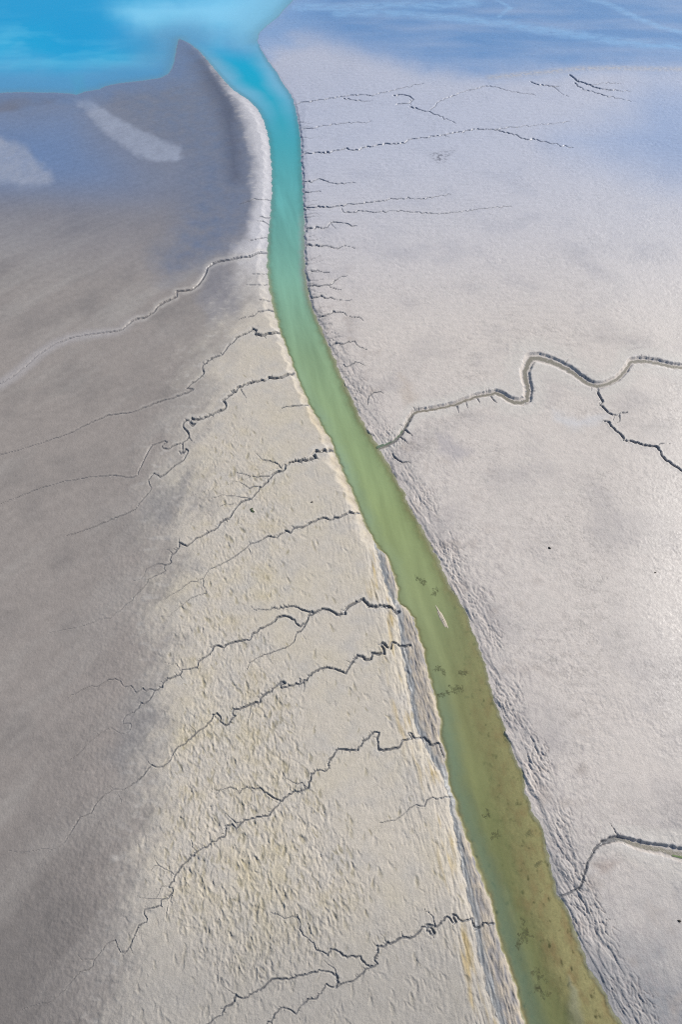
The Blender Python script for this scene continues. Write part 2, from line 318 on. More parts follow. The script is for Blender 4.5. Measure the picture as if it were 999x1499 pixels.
# ------------------------------------------------------------------ tidal creeks
# (key, line from the river inland, width at its mouth and tail in photo pixels, mouth depth factor)
CREEKS = {
 'L1': [([(398, 289), (390, 289), (380, 291), (372, 289), (365, 293), (350, 297)], 2.0, 1.2)],
 'L1b': [([(395, 315), (387, 316), (380, 315)], 2.2, 1.4), ([(394, 325), (388, 322), (384, 321), (376, 322)], 2.4, 1.4)],
 'L1d': [([(392, 344), (384, 345), (376, 348), (366, 350)], 2.2, 1.2)],
 'L2': [([(391, 367), (382, 367), (374, 370), (365, 374), (352, 375), (342, 377), (332, 379), (320, 381), (312, 384), (303, 390),
          (301, 397), (297, 404), (291, 413), (283, 420), (278, 423), (268, 424), (258, 424), (258, 432), (250, 436), (240, 440),
          (230, 446), (222, 456), (210, 463), (198, 465), (190, 469), (178, 480), (168, 483), (150, 485), (125, 488), (100, 493),
          (78, 502), (55, 516), (38, 532), (18, 548), (0, 559), (-40, 580)], 4.2, 1.8)],
 'L2a': [([(391, 397), (380, 399), (365, 400)], 1.8, 1.2)],
 'L2b': [([(391, 413), (378, 416), (360, 415)], 2.0, 1.2)],
 'L2c': [([(394, 437), (384, 438), (375, 438)], 2.0, 1.2)],
 'L3': [([(400, 452), (392, 450), (384, 454), (377, 455), (371, 461), (360, 462), (350, 466)], 2.8, 1.2)],
 'L4': [([(409, 484), (402, 485), (397, 487), (390, 487), (386, 489), (378, 488), (371, 487), (375, 482), (370, 480), (363, 485)], 5.2, 3.4),
        ([(363, 485), (352, 490), (345, 493), (341, 499), (335, 503), (330, 510), (325, 517), (322, 519), (312, 522), (303, 527),
          (296, 533), (296, 540), (298, 543), (292, 551), (285, 557), (278, 561), (272, 567), (283, 568), (275, 573), (262, 578),
          (245, 583), (230, 587), (215, 593), (200, 599), (190, 602), (170, 604), (155, 606), (140, 613), (120, 622), (100, 632),
          (60, 646), (20, 658), (-30, 670)], 2.8, 1.5)],
 'L5': [([(430, 543), (422, 546), (418, 548), (412, 551), (405, 552), (398, 552), (390, 554), (380, 556), (370, 558), (360, 562),
          (350, 565), (342, 570), (338, 571), (345, 572), (340, 574), (332, 581)], 4.4, 3.2),
        ([(332, 581), (325, 585), (329, 588), (331, 593), (328, 597), (318, 601), (310, 606), (300, 609), (293, 612), (285, 613), (280, 611),
          (277, 616), (285, 619), (281, 622), (277, 619), (277, 614), (272, 614), (268, 617), (267, 623), (271, 628), (275, 633),
          (275, 639), (272, 643), (266, 647)], 3.2, 2.5),
        ([(266, 647), (267, 657), (264, 663), (262, 660), (268, 662), (271, 656), (275, 658), (273, 663), (268, 672), (260, 677), (250, 684),
          (241, 692), (233, 697), (224, 691), (216, 701), (219, 710), (221, 713), (212, 725), (203, 735), (197, 744), (188, 749),
          (170, 756), (150, 763), (135, 770), (120, 775), (95, 783)], 2.4, 1.4),
        ([(266, 648), (256, 650), (245, 656), (238, 655), (236, 651), (240, 648), (244, 646), (240, 644), (232, 647), (222, 650), (217, 657),
          (212, 667), (208, 675), (203, 685), (200, 694), (194, 697), (185, 697), (172, 695), (160, 694), (140, 696), (125, 697),
          (90, 703), (50, 715), (0, 735)], 2.3, 1.4),
        ([(276, 639), (284, 648)], 2.0, 1.0), ([(352, 568), (356, 575), (361, 582), (360, 588)], 2.0, 1.0)],
 'L5s': [([(456, 588), (445, 591), (435, 593), (428, 593), (418, 594), (412, 596)], 2.4, 1.5)],
 'L6': [([(488, 657), (483, 655), (478, 660), (470, 660), (463, 659), (458, 664), (462, 670), (455, 672), (447, 674), (440, 675), (433, 674),
          (430, 675), (424, 676), (418, 680), (417, 686), (410, 690), (403, 692), (398, 695), (395, 700), (388, 707), (380, 713)], 5.0, 3.2),
        ([(380, 713), (378, 718), (372, 724), (368, 730), (360, 732), (352, 735), (345, 743), (340, 750), (336, 757), (330, 760), (322, 765),
          (318, 772), (313, 776), (305, 779), (295, 785), (285, 789), (280, 794), (273, 799), (268, 797), (262, 794), (262, 800),
          (256, 808), (250, 812), (248, 818), (250, 822), (247, 825), (240, 827)], 2.9, 2.3),
        ([(240, 827), (239, 832), (242, 835), (235, 839), (225, 843), (216, 848), (213, 855), (206, 862), (198, 870), (190, 880), (180, 887),
          (175, 893), (165, 899), (160, 904), (145, 905), (130, 912), (115, 917), (100, 919), (70, 925)], 2.0, 1.3),
        ([(240, 826), (234, 825), (228, 825), (220, 829), (213, 832), (211, 840), (205, 847), (195, 849)], 1.7, 1.1),
        ([(412, 686), (405, 677), (395, 673), (383, 671), (375, 662)], 2.2, 1.1), ([(395, 697), (385, 697), (375, 698), (365, 696), (355, 692), (346, 690)], 2.3, 1.1),
        ([(380, 712), (372, 712), (365, 715), (358, 710), (350, 705), (340, 703)], 2.0, 1.0), ([(368, 730), (355, 728), (340, 726), (325, 725), (308, 730)], 1.8, 1.0),
        ([(341, 738), (330, 738), (322, 741)], 1.7, 1.0), ([(262, 796), (261, 788)], 1.8, 1.0), ([(252, 810), (247, 804), (240, 805)], 1.8, 1.0)],
 'L7': [([(527, 748), (520, 751), (512, 749), (505, 753), (498, 757), (490, 757), (482, 761), (473, 758), (465, 760), (457, 764), (450, 768),
          (442, 772), (434, 772), (428, 775), (425, 780), (418, 777), (412, 781), (405, 787), (398, 786), (392, 785), (385, 789)], 3.8, 2.4),
        ([(385, 789), (378, 793), (370, 795), (365, 797), (358, 804), (347, 812), (335, 820), (325, 825), (315, 830), (305, 834), (301, 840), (298, 846),
          (288, 851), (280, 851), (272, 856), (265, 862), (258, 866), (250, 871), (240, 877)], 2.0, 1.4),
        ([(297, 848), (297, 858), (302, 866), (302, 868), (295, 870), (280, 875), (268, 885), (260, 890), (253, 897), (248, 902), (235, 902)], 1.7, 1.1),
        ([(366, 797), (364, 788)], 1.8, 1.0), ([(364, 803), (367, 811)], 1.8, 1.0)],
 'L8': [([(584, 894), (577, 894), (573, 888), (565, 888), (556, 886), (547, 888), (540, 887), (536, 882), (532, 877), (528, 878), (522, 881), (515, 885),
          (508, 890), (504, 894), (506, 899), (500, 899), (493, 900), (486, 895), (480, 892), (472, 891), (465, 894), (458, 898), (452, 900)], 4.4, 4.0),
        ([(452, 900), (450, 907), (447, 912), (440, 917), (433, 912), (431, 907), (425, 904), (418, 902), (410, 903), (405, 904), (402, 909), (395, 914), (387, 918),
          (380, 920), (375, 926), (368, 929), (367, 935), (358, 937), (350, 938), (338, 941), (333, 943), (327, 948), (320, 945), (313, 946), (308, 954),
          (300, 962), (290, 968), (288, 977), (280, 979), (270, 980), (265, 984), (255, 990), (245, 993), (238, 999), (237, 1006), (225, 1011)], 3.6, 2.5),
        ([(225, 1011), (222, 1018), (217, 1025), (210, 1030), (205, 1028), (202, 1035), (195, 1042), (183, 1047), (179, 1053), (178, 1058), (190, 1058), (190, 1066),
          (186, 1072), (177, 1074), (170, 1070), (163, 1065), (158, 1066), (147, 1072), (138, 1079), (128, 1088), (118, 1098), (113, 1103), (100, 1112)], 2.3, 1.2),
        ([(225, 1010), (218, 1008), (213, 1011), (208, 1007), (203, 1011), (198, 1013), (194, 1007), (191, 1003), (182, 1005), (178, 1002), (175, 996), (168, 993),
          (158, 994), (150, 999), (140, 1005), (133, 1003), (125, 1006), (113, 1012), (100, 1018)], 2.3, 1.2),
        ([(460, 897), (450, 895), (442, 893), (436, 889), (430, 887), (420, 889), (405, 891), (385, 893), (365, 892)], 3.4, 0.8),
        ([(447, 914), (442, 922), (433, 928), (431, 938), (423, 946), (405, 953), (388, 958), (375, 964), (365, 970), (361, 980)], 2.6, 1.2),
        ([(265, 983), (258, 972), (250, 972), (240, 970)], 2.0, 1.0), ([(262, 986), (267, 994)], 2.0, 1.0), ([(142, 1073), (137, 1070), (125, 1068)], 1.5, 1.0)],
 'L9': [([(600, 943), (585, 944), (578, 940), (575, 939), (572, 949), (567, 947), (560, 941), (557, 944), (562, 953), (563, 957), (555, 957), (545, 956), (543, 964),
          (535, 966), (531, 961), (523, 959), (518, 965), (512, 974), (508, 981), (506, 986), (498, 982), (490, 979), (483, 978), (475, 978), (468, 979)], 3.8, 3.4),
        ([(468, 979), (462, 982), (455, 988), (445, 996), (440, 1001), (430, 1003), (420, 1006), (412, 1008), (410, 1003), (417, 1000), (415, 998), (408, 1001), (402, 1006),
          (393, 1013), (385, 1018), (381, 1022), (381, 1028), (370, 1030), (360, 1034), (350, 1038), (342, 1038), (340, 1046), (344, 1048), (338, 1053), (334, 1060),
          (330, 1062), (325, 1058), (322, 1049), (317, 1044), (311, 1046), (308, 1055), (300, 1064)], 3.2, 2.8),
        ([(300, 1064), (290, 1070), (280, 1079), (270, 1089), (258, 1095), (253, 1102), (250, 1110), (245, 1117), (238, 1122), (228, 1123), (221, 1119), (216, 1125),
          (208, 1136), (195, 1146), (180, 1156), (165, 1155), (155, 1161), (145, 1169), (139, 1176), (132, 1190), (115, 1197), (105, 1213), (93, 1232), (83, 1240),
          (75, 1243), (60, 1242), (45, 1245), (30, 1247), (10, 1245)], 2.4, 1.6),
        ([(75, 1243), (62, 1256), (52, 1270)], 1.6, 1.0), ([(165, 1155), (160, 1150), (155, 1152)], 1.8, 1.2), ([(170, 1160), (176, 1170), (177, 1176)], 1.6, 1.0),
        ([(220, 1119), (213, 1112)], 1.6, 1.0), ([(440, 1001), (438, 993), (442, 996)], 2.4, 1.6), ([(445, 998), (446, 1006), (444, 1013)], 2.2, 1.0),
        ([(368, 1031), (366, 1043), (362, 1056), (358, 1064)], 2.0, 1.0), ([(340, 1040), (333, 1033)], 1.8, 1.0), ([(286, 1073), (282, 1066), (276, 1060)], 1.7, 1.0)],
 'L10': [([(651, 1106), (648, 1100), (645, 1088), (637, 1088), (630, 1089), (625, 1082), (622, 1078), (612, 1080), (605, 1078), (603, 1073), (598, 1073), (603, 1080),
           (595, 1083), (588, 1085), (585, 1093), (575, 1096), (565, 1097), (555, 1098), (553, 1090), (552, 1080), (555, 1073), (548, 1071), (543, 1075), (537, 1082),
           (530, 1088), (524, 1098), (515, 1098), (500, 1097), (492, 1098)], 3.8, 3.4),
         ([(492, 1098), (487, 1108), (480, 1118), (481, 1124), (478, 1128), (465, 1128), (455, 1133), (452, 1145), (451, 1153), (445, 1157), (432, 1158), (420, 1166),
           (410, 1173), (403, 1182), (395, 1193), (385, 1195), (375, 1196), (365, 1200), (357, 1201), (350, 1208), (345, 1213), (340, 1207), (335, 1208), (329, 1210),
           (330, 1222), (318, 1229), (305, 1237), (290, 1245), (278, 1256), (266, 1267), (258, 1278), (250, 1292)], 3.2, 2.6),
         ([(250, 1292), (246, 1299), (252, 1300), (253, 1304), (246, 1315), (236, 1317), (235, 1326), (225, 1329), (211, 1331), (210, 1338), (215, 1345), (214, 1350),
           (202, 1355), (196, 1370), (190, 1385), (182, 1396), (175, 1394), (171, 1386), (168, 1376), (155, 1382), (145, 1395), (136, 1406), (135, 1413), (128, 1420),
           (115, 1423), (105, 1435), (90, 1452), (78, 1463), (70, 1468), (55, 1470), (30, 1478)], 2.8, 1.4),
         ([(136, 1405), (125, 1404), (119, 1406), (112, 1398)], 1.8, 1.3), ([(410, 1172), (400, 1168), (390, 1160), (380, 1153), (373, 1155), (365, 1154), (354, 1155), (350, 1162),
           (345, 1155), (337, 1152), (330, 1155), (322, 1155), (319, 1162), (310, 1158)], 3.2, 1.2),
         ([(448, 1155), (443, 1146), (435, 1148), (425, 1143), (415, 1138)], 2.2, 1.1), ([(352, 1204), (345, 1205), (338, 1198), (330, 1190)], 2.6, 1.2),
         ([(254, 1280), (250, 1276), (240, 1272), (232, 1267), (225, 1268), (220, 1275)], 2.0, 1.2), ([(232, 1267), (226, 1258), (224, 1250)], 1.7, 1.0),
         ([(238, 1317), (229, 1316), (215, 1316), (205, 1314), (200, 1311)], 2.0, 1.3), ([(245, 1298), (236, 1297), (228, 1314)], 1.8, 1.2), ([(190, 1387), (194, 1396)], 1.8, 1.0),
         ([(287, 1245), (281, 1240), (280, 1230)], 1.8, 1.0), ([(243, 1316), (247, 1322), (244, 1332), (242, 1350)], 1.7, 1.0)],
 'L11': [([(664, 1165), (650, 1167), (640, 1170), (634, 1167), (625, 1172), (622, 1180), (615, 1180), (610, 1178), (600, 1183), (590, 1193), (580, 1200), (570, 1202), (555, 1205)], 2.6, 1.2)],
 'L12': [([(726, 1352), (716, 1354), (709, 1351), (703, 1357), (696, 1361), (694, 1353), (693, 1344), (685, 1347), (677, 1349), (672, 1346), (668, 1340), (663, 1338), (668, 1349), (665, 1352),
           (660, 1346), (655, 1342), (651, 1344), (645, 1352), (640, 1357), (633, 1355), (625, 1354), (633, 1360), (636, 1366), (630, 1367), (623, 1357), (618, 1357),
           (614, 1364), (607, 1371), (600, 1374), (592, 1372), (585, 1374), (575, 1380), (565, 1383), (552, 1385)], 3.8, 3.8),
          ([(552, 1385), (553, 1395), (548, 1402), (550, 1408), (553, 1411), (545, 1416), (535, 1419), (528, 1427), (523, 1431), (515, 1437), (505, 1439), (498, 1441), (492, 1446)], 3.4, 3.0),
          ([(492, 1444), (494, 1432), (487, 1425), (478, 1422), (470, 1421), (455, 1424), (440, 1428), (425, 1433), (412, 1434), (402, 1433), (395, 1436), (388, 1443), (375, 1452),
           (363, 1460), (355, 1462), (350, 1460), (345, 1456), (343, 1466), (335, 1472), (328, 1475), (325, 1487), (312, 1492), (305, 1499), (295, 1515)], 3.8, 2.4),
          ([(545, 1414), (531, 1408), (528, 1400), (518, 1400), (508, 1402), (500, 1396), (492, 1391), (484, 1389), (480, 1399), (472, 1393), (463, 1391), (460, 1383),
           (452, 1374), (445, 1370), (438, 1360), (440, 1352), (435, 1342), (425, 1343), (415, 1344), (406, 1338), (400, 1338), (395, 1335)], 3.6, 1.6),
          ([(492, 1446), (485, 1445), (478, 1440), (470, 1455), (460, 1463), (450, 1463), (440, 1473), (433, 1485), (425, 1478), (415, 1475), (408, 1478), (400, 1490), (390, 1499), (380, 1510)], 3.0, 2.2),
          ([(637, 1353), (633, 1340), (622, 1330)], 3.2, 1.2), ([(590, 1371), (588, 1364)], 2.8, 1.2), ([(566, 1383), (564, 1373), (558, 1368)], 2.2, 1.0), ([(495, 1433), (490, 1418), (480, 1412), (474, 1405)], 2.6, 1.0),
          ([(347, 1458), (338, 1452), (328, 1445), (322, 1430)], 2.0, 1.0)],
 'R0': [([(428, 150), (440, 147), (460, 145), (478, 143), (490, 142), (505, 139), (520, 137), (533, 137), (545, 139), (560, 134), (590, 127), (620, 121)], 2.6, 1.0),
        ([(503, 142), (520, 145), (535, 147), (545, 146)], 2.4, 1.0)],
 'R0b': [([(577, 138), (590, 137), (600, 139), (606, 144), (600, 149), (590, 150), (580, 152)], 3.0, 1.6),
         ([(600, 155), (612, 158), (622, 161), (632, 163), (645, 169), (660, 175), (668, 179)], 2.4, 1.2),
         ([(630, 160), (640, 149), (655, 142), (670, 136), (690, 130), (712, 124), (725, 125), (740, 130), (760, 134), (785, 138)], 1.8, 1.2)],
 'R0c': [([(835, 108), (843, 114), (848, 118), (858, 120), (870, 126), (885, 129), (905, 131), (925, 132)], 3.0, 1.0),
         ([(843, 120), (855, 130), (870, 133), (885, 138), (905, 142), (925, 147)], 2.2, 1.0), ([(862, 124), (885, 120), (910, 121)], 1.6, 1.0)],
 'R0d': [([(778, 118), (788, 122), (800, 123), (815, 128), (820, 133), (833, 140)], 2.4, 1.0), ([(806, 124), (820, 125)], 1.8, 1.0)],
 'R1': [([(443, 187), (456, 186), (470, 183), (490, 180), (520, 178), (545, 176)], 2.2, 1.0)],
 'R2': [([(444, 224), (458, 223), (466, 221), (470, 222), (485, 221), (497, 218), (508, 215), (515, 218), (525, 218), (535, 214), (545, 213), (555, 210), (570, 209), (592, 208),
          (598, 203), (625, 200), (650, 196), (675, 191), (700, 187), (730, 189), (750, 194), (768, 201), (790, 204), (810, 209), (840, 214)], 2.6, 1.5),
        ([(725, 188), (760, 184), (800, 180), (840, 176)], 1.5, 1.0), ([(651, 196), (658, 199)], 1.8, 1.0)],
 'R2b': [([(446, 264), (458, 263), (468, 260), (476, 263), (485, 266), (497, 267), (520, 266)], 2.4, 1.1)],
 'R2c': [([(447, 279), (452, 280), (460, 279), (470, 279)], 2.4, 1.1)],
 'R3': [([(449, 302), (460, 302), (466, 300), (475, 302), (484, 302), (492, 300), (503, 300), (508, 297), (522, 297), (530, 296), (560, 292), (585, 289), (620, 289), (660, 283)], 2.6, 1.0),
        ([(500, 303), (503, 309), (515, 309), (530, 307), (545, 309), (580, 307), (605, 309), (630, 310), (650, 311), (670, 309), (710, 303), (750, 300)], 1.8, 1.0)],
 'R4': [([(449, 332), (460, 333), (463, 330), (470, 332), (479, 331), (482, 326), (485, 324), (495, 324), (505, 325), (512, 327), (522, 329)], 3.0, 1.4),
        ([(485, 326), (492, 333)], 2.0, 1.0)],
 'R5': [([(448, 357), (463, 357), (468, 359), (476, 358), (483, 359), (488, 361), (497, 361), (505, 358), (515, 360), (525, 361)], 2.7, 1.2)],
 'R5b': [([(456, 395), (465, 394), (475, 397), (482, 397)], 2.2, 1.0)],
 'R6': [([(451, 415), (464, 417), (473, 416), (482, 415), (483, 419), (491, 421), (500, 422)], 2.8, 1.2), ([(483, 415), (493, 408), (500, 403), (510, 401)], 2.2, 1.0)],
 'R7': [([(455, 433), (466, 433), (470, 431), (476, 435), (485, 434), (493, 437), (505, 438), (515, 437)], 2.7, 1.2)],
 'R8': [([(462, 461), (475, 460), (482, 458), (488, 454), (498, 455), (505, 457), (508, 461), (518, 462), (528, 464), (533, 468)], 2.7, 1.2)],
 'R9': [([(482, 505), (490, 500), (500, 502), (507, 500), (514, 499), (520, 498), (522, 503), (528, 507), (537, 510)], 2.6, 1.2)],
 'R9b': [([(503, 530), (506, 534), (512, 533), (520, 528), (530, 531), (535, 534)], 2.2, 1.0)],
 'R9c': [([(538, 590), (540, 578), (548, 573), (558, 572), (563, 575)], 2.2, 1.0)],
 'R10': [([(555, 654), (565, 650), (575, 645), (583, 638), (589, 630), (595, 620), (600, 610), (605, 603), (612, 599), (625, 598), (640, 595), (655, 592), (670, 588),
           (685, 582), (700, 577), (715, 574), (727, 572)], 5.5, 6.5),
         ([(727, 572), (738, 576), (748, 583), (755, 586), (764, 586), (773, 583), (775, 570), (772, 555), (770, 540), (775, 528), (780, 521)], 8.0, 13.5),
         ([(780, 521), (790, 521), (800, 523), (815, 529), (830, 536), (845, 545), (855, 553), (865, 559), (877, 562)], 12, 9.5),
         ([(877, 562), (890, 559), (903, 553), (913, 545), (920, 535), (925, 527), (935, 525), (950, 526), (965, 528), (980, 532), (999, 535), (1060, 540)], 8.5, 7),
         ([(879, 563), (876, 572), (880, 580), (884, 586), (879, 590), (886, 596), (892, 603), (898, 605), (905, 606), (910, 603), (920, 602)], 4.2, 1.8),
         ([(908, 606), (909, 614), (905, 617)], 3.0, 1.5), ([(901, 607), (899, 614)], 2.0, 1.2),
         ([(887, 615), (893, 616), (896, 622), (903, 629), (911, 635), (915, 640), (914, 643), (925, 644), (938, 648), (950, 651), (962, 652), (969, 659), (970, 665), (978, 673),
           (990, 681), (999, 687), (1040, 710)], 2.8, 2.8), ([(962, 652), (968, 648), (985, 647)], 1.6, 1.0),
         ([(668, 590), (672, 602)], 3, 1.2), ([(683, 586), (686, 596)], 2.6, 1), ([(699, 580), (704, 590)], 2.6, 1), ([(717, 577), (728, 588)], 3, 1.2),
         ([(595, 628), (605, 637)], 3, 1.2), ([(585, 637), (600, 649)], 3, 1.2), ([(828, 530), (834, 524)], 2.6, 1), ([(777, 570), (786, 570)], 2.4, 1), ([(610, 599), (604, 593)], 2.6, 1)],
 'R11': [([(822, 1312), (835, 1307), (845, 1302), (852, 1297)], 4.0, 3.6), ([(852, 1297), (855, 1288), (858, 1275), (862, 1262), (868, 1250), (875, 1240), (885, 1233)], 3.6, 5),
         ([(885, 1233), (898, 1228), (908, 1227), (922, 1231), (938, 1236), (955, 1240), (975, 1244), (999, 1250), (1030, 1257)], 6.0, 16), ([(1030, 1257), (1100, 1270), (1300, 1300)], 16, 17),
         ([(908, 1226), (900, 1212), (894, 1204)], 2.4, 1.0)],
 'R12': [([(575, 662), (582, 670), (590, 675), (602, 676)], 3.0, 1.2)],
}
KEYS = list(CREEKS)
CARVE = np.zeros(SHAPE, dtype=f32)      # depth cut
TREL = np.full(SHAPE, 9.0, dtype=f32)   # distance / half width, nearest creek
CID = np.full(SHAPE, -1, dtype=np.int16)
WET_W = np.zeros(SHAPE, dtype=f32)
cwx = (0.10 * noise(X / 0.9, Y / 0.9, 100) + 0.06 * noise(X / 0.4, Y / 0.4, 101)).astype(f32)
cwy = (0.10 * noise(X / 0.9, Y / 0.9, 102) + 0.06 * noise(X / 0.4, Y / 0.4, 103)).astype(f32)


def densify(pts, w0, w1, jag):
    """refine a traced line to short jagged steps: list of (px, py, width px)"""
    pts = [np.array(p, float) for p in pts]
    L = [0.0]
    for a, b in zip(pts, pts[1:]):
        L.append(L[-1] + np.hypot(*(b - a)))
    out = []; wv = 1.0
    for k, (a, b) in enumerate(zip(pts, pts[1:])):
        seg = np.hypot(*(b - a)); n = max(1, int(seg / 3.0))
        nrm = np.array([-(b - a)[1], (b - a)[0]]) / max(seg, 1e-6)
        for i in range(n):
            t = i / n
            off = 0 if i == 0 else rng.normal() * jag * min(seg, 12) * 0.09
            p = a + (b - a) * t + nrm * off
            w = (w0 + (w1 - w0) * ((L[k] + seg * t) / L[-1])) * wv
            wv = 0.75 * wv + 0.25 * ((0.55 + 0.9 * rng.random()) if max(w0, w1) < 5 else (0.8 + 0.4 * rng.random()))
            out.append((p[0], p[1], w * ((0.85 + 0.3 * rng.random()) if w < 5 else (0.96 + 0.08 * rng.random()))))
    out.append((pts[-1][0], pts[-1][1], w1))
    return out


def carve(pts, cid, dscale=1.0, wide=False):
    px = np.array([p[0] for p in pts]); py = np.array([p[1] for p in pts]); w = np.array([p[2] for p in pts])
    x, y, t = unproj(px, py)
    ddx = np.gradient(px); ddy = np.gradient(py); ll = np.hypot(ddx, ddy) + 1e-6
    xn, yn, _ = unproj(px - ddy / ll * w * 0.5, py + ddx / ll * w * 0.5)
    gx, gy = np.gradient(x), np.gradient(y); gl = np.hypot(gx, gy) + 1e-9
    hw = np.abs((xn - x) * gy - (yn - y) * gx) / gl * 1.02
    fk = np.interp(py, [150, 450, 700], [0.72, 0.85, 1.0]) * np.interp(np.where(px < 450, px, 450), [60, 260], [0.75, 1.0])
    if wide:
        fk = 1.28 if py[0] < 1000 else 1.6
    hw = np.clip(hw, 0.5 * w * t / F * 0.9, 0.5 * w * t / F * 1.8) * fk
    for i in range(len(pts) - 1):
        m = 2.2 * max(w[i], w[i + 1]) + 4
        i0, i1 = idx_range(AX, min(px[i], px[i + 1]) - m, max(px[i], px[i + 1]) + m)
        j0, j1 = idx_range(AY, min(py[i], py[i + 1]) - m, max(py[i], py[i + 1]) + m)
        if i1 <= i0 or j1 <= j0:
            continue
        sl = (slice(j0, j1), slice(i0, i1))
        k = min(1.0, hw[i] * 2.0) * float(np.interp(py[i], [200, 600], [0.3, 1.0]))
        wx = X[sl] + cwx[sl] * k; wy = Y[sl] + cwy[sl] * k
        bx, by = x[i + 1] - x[i], y[i + 1] - y[i]
        tt = np.clip(((wx - x[i]) * bx + (wy - y[i]) * by) / max(bx * bx + by * by, 1e-6), 0, 1)
        d = np.hypot(wx - x[i] - tt * bx, wy - y[i] - tt * by)
        h = hw[i] + (hw[i + 1] - hw[i]) * tt
        r = (d / h).astype(f32)
        depth = np.clip(h * (1.2 if not wide else 1.15), 0.10, 1.25) * dscale
        c = (depth * (1 - sm(0.45 if not wide else 0.34, 1.0, r))).astype(f32)
        better = r < TREL[sl]
        TREL[sl] = np.where(better, r, TREL[sl])
        CID[sl] = np.where(better & (r < 1.5), cid, CID[sl])
        WET_W[sl] = np.where(better, h.astype(f32), WET_W[sl])
        CARVE[sl] = np.maximum(CARVE[sl], c)


for ci, key in enumerate(KEYS):
    for bi, (pts, w0, w1) in enumerate(CREEKS[key]):
        big = max(w0, w1)
        jag = (1.0 if big > 2.9 and key != 'L2' else 0.35) if key[0] == 'L' else 0.7
        if key in ('R10', 'R11'):
            jag = 0.5
        dn = densify(pts, w0, w1, jag)
        carve(dn, ci, 1.0 if big > 2.0 else 0.8, key in ('R10', 'R11') and big > 5)
        # short side gullies that nibble the edges
        if big >= 2.8:
            burst = 0.0
            for k in range(1, len(dn) - 1):
                if rng.random() < 0.16:
                    burst = rng.random() ** 1.5
                if M_SAND[min(NY - 1, int(np.searchsorted(AY, dn[k][1]))), min(NX - 1, int(np.searchsorted(AX, dn[k][0])))] < 0.5 and rng.random() < burst * (0.8 if key[0] == 'L' else 0.75):
                    a = np.array(dn[k - 1][:2]); b = np.array(dn[k + 1][:2]); dirv = b - a
                    nrm = np.array([-dirv[1], dirv[0]]) / max(np.hypot(*dirv), 1e-6)
                    if nrm[1] > 0:
                        nrm = -nrm
                    s = 1 if rng.random() < 0.7 else -1
                    n2 = nrm * s + np.array([-0.45, -0.1]) * (0.8 if s > 0 else -0.6)
                    ln = dn[k][2] * (0.35 + 0.75 * rng.random() ** 2) + 0.8 + (1.2 if key[0] == 'L' else 0.4) * rng.random()
                    p0 = np.array(dn[k][:2])
                    wid = 1.5 + 0.5 * rng.random()
                    carve([(p0[0], p0[1], wid), (p0[0] + n2[0] * ln * .5, p0[1] + n2[1] * ln * .5, wid), (p0[0] + n2[0] * ln + rng.normal() * 0.5, p0[1] + n2[1] * ln, 0.9)], ci, 0.8)
# nameless rills: short gullies along the right bank and faint drainage lines on both flats
for k in range(150):
    t = rng.random()
    i = rng.integers(8, len(BANK_R) - 9); p = lerp(np.array(BANK_R[i], float), np.array(BANK_R[i + 1], float), t)
    if p[1] > 640 or p[1] < 130:
        continue
    n = rng.integers(3, 7); pts = [(p[0] + 2, p[1])]; x_, y_ = p[0] + 3, p[1]
    for q in range(n):
        x_ += 2.5 + 4 * rng.random(); y_ += rng.normal() * 1.3; pts.append((x_, y_))
    carve(densify(pts, 1.5, 0.8, 1), -1, 0.6)
for k in range(90):
    x_, y_ = 460 + 520 * rng.random(), 150 + 460 * rng.random() ** 1.2
    n = rng.integers(5, 12); pts = [(x_, y_)]
    for q in range(n):
        x_ += 4 + 8 * rng.random(); y_ += rng.normal() * 1.0 - 0.4; pts.append((x_, y_))
    carve(densify(pts, 0.9, 0.7, 0.6), -1, 0.25)

landmask = ~WATER
CARVE *= (1 - 0.22 * M_SAND)
rim = sm(300, 560, PY) * sm(1.0, 1.4, TREL) * sm(3.2, 1.5, TREL) * np.clip(WET_W, 0, 0.5) * 0.16
floor_z = np.where(CARVE > 0.05, np.maximum(Z - CARVE, ZW + 0.02 + 0.03 * noise(X, Y, 104)), Z)
rim *= sm(0.75, 0.4, WET_W)
Z = np.where(landmask, np.minimum(Z + rim, np.where(CARVE > 0.005, np.maximum(Z - CARVE, np.minimum(Z, ZW + 0.03)), 9)), Z).astype(f32)

# ------------------------------------------------------------------ surface relief
notcreek = sm(0.8, 1.5, TREL)
M_MUDL = np.where(LEFT, 1 - M_SAND, 0).astype(f32)
# scour marks of the left flat: elongated hollows with one steep side
pit_zone = np.clip(
    0.9 * patch([(300, 1060), (380, 1030), (430, 1050), (440, 1110), (470, 1180), (510, 1250), (520, 1340), (470, 1400), (400, 1440), (300, 1420), (250, 1340), (230, 1250), (260, 1140)], 40, 2)
    + 1.0 * patch([(290, 640), (340, 620), (400, 660), (420, 720), (410, 860), (340, 900), (270, 960), (240, 960), (300, 840), (270, 700)], 30, 2)
    + 0.9 * patch([(250, 900), (330, 900), (400, 940), (430, 1040), (400, 1120), (330, 1130), (250, 1120), (280, 1000)], 30, 2)
    + 0.22 * patch([(360, 480), (420, 500), (470, 620), (560, 800), (590, 1000), (680, 1280), (730, 1499), (400, 1520), (150, 1520), (200, 1300), (240, 1100), (240, 900), (300, 700), (320, 560)], 30, 2), 0, 1) * M_MUDL
PIT = np.zeros(SHAPE, dtype=f32); PITG = np.zeros(SHAPE, dtype=f32)
cnt = 0
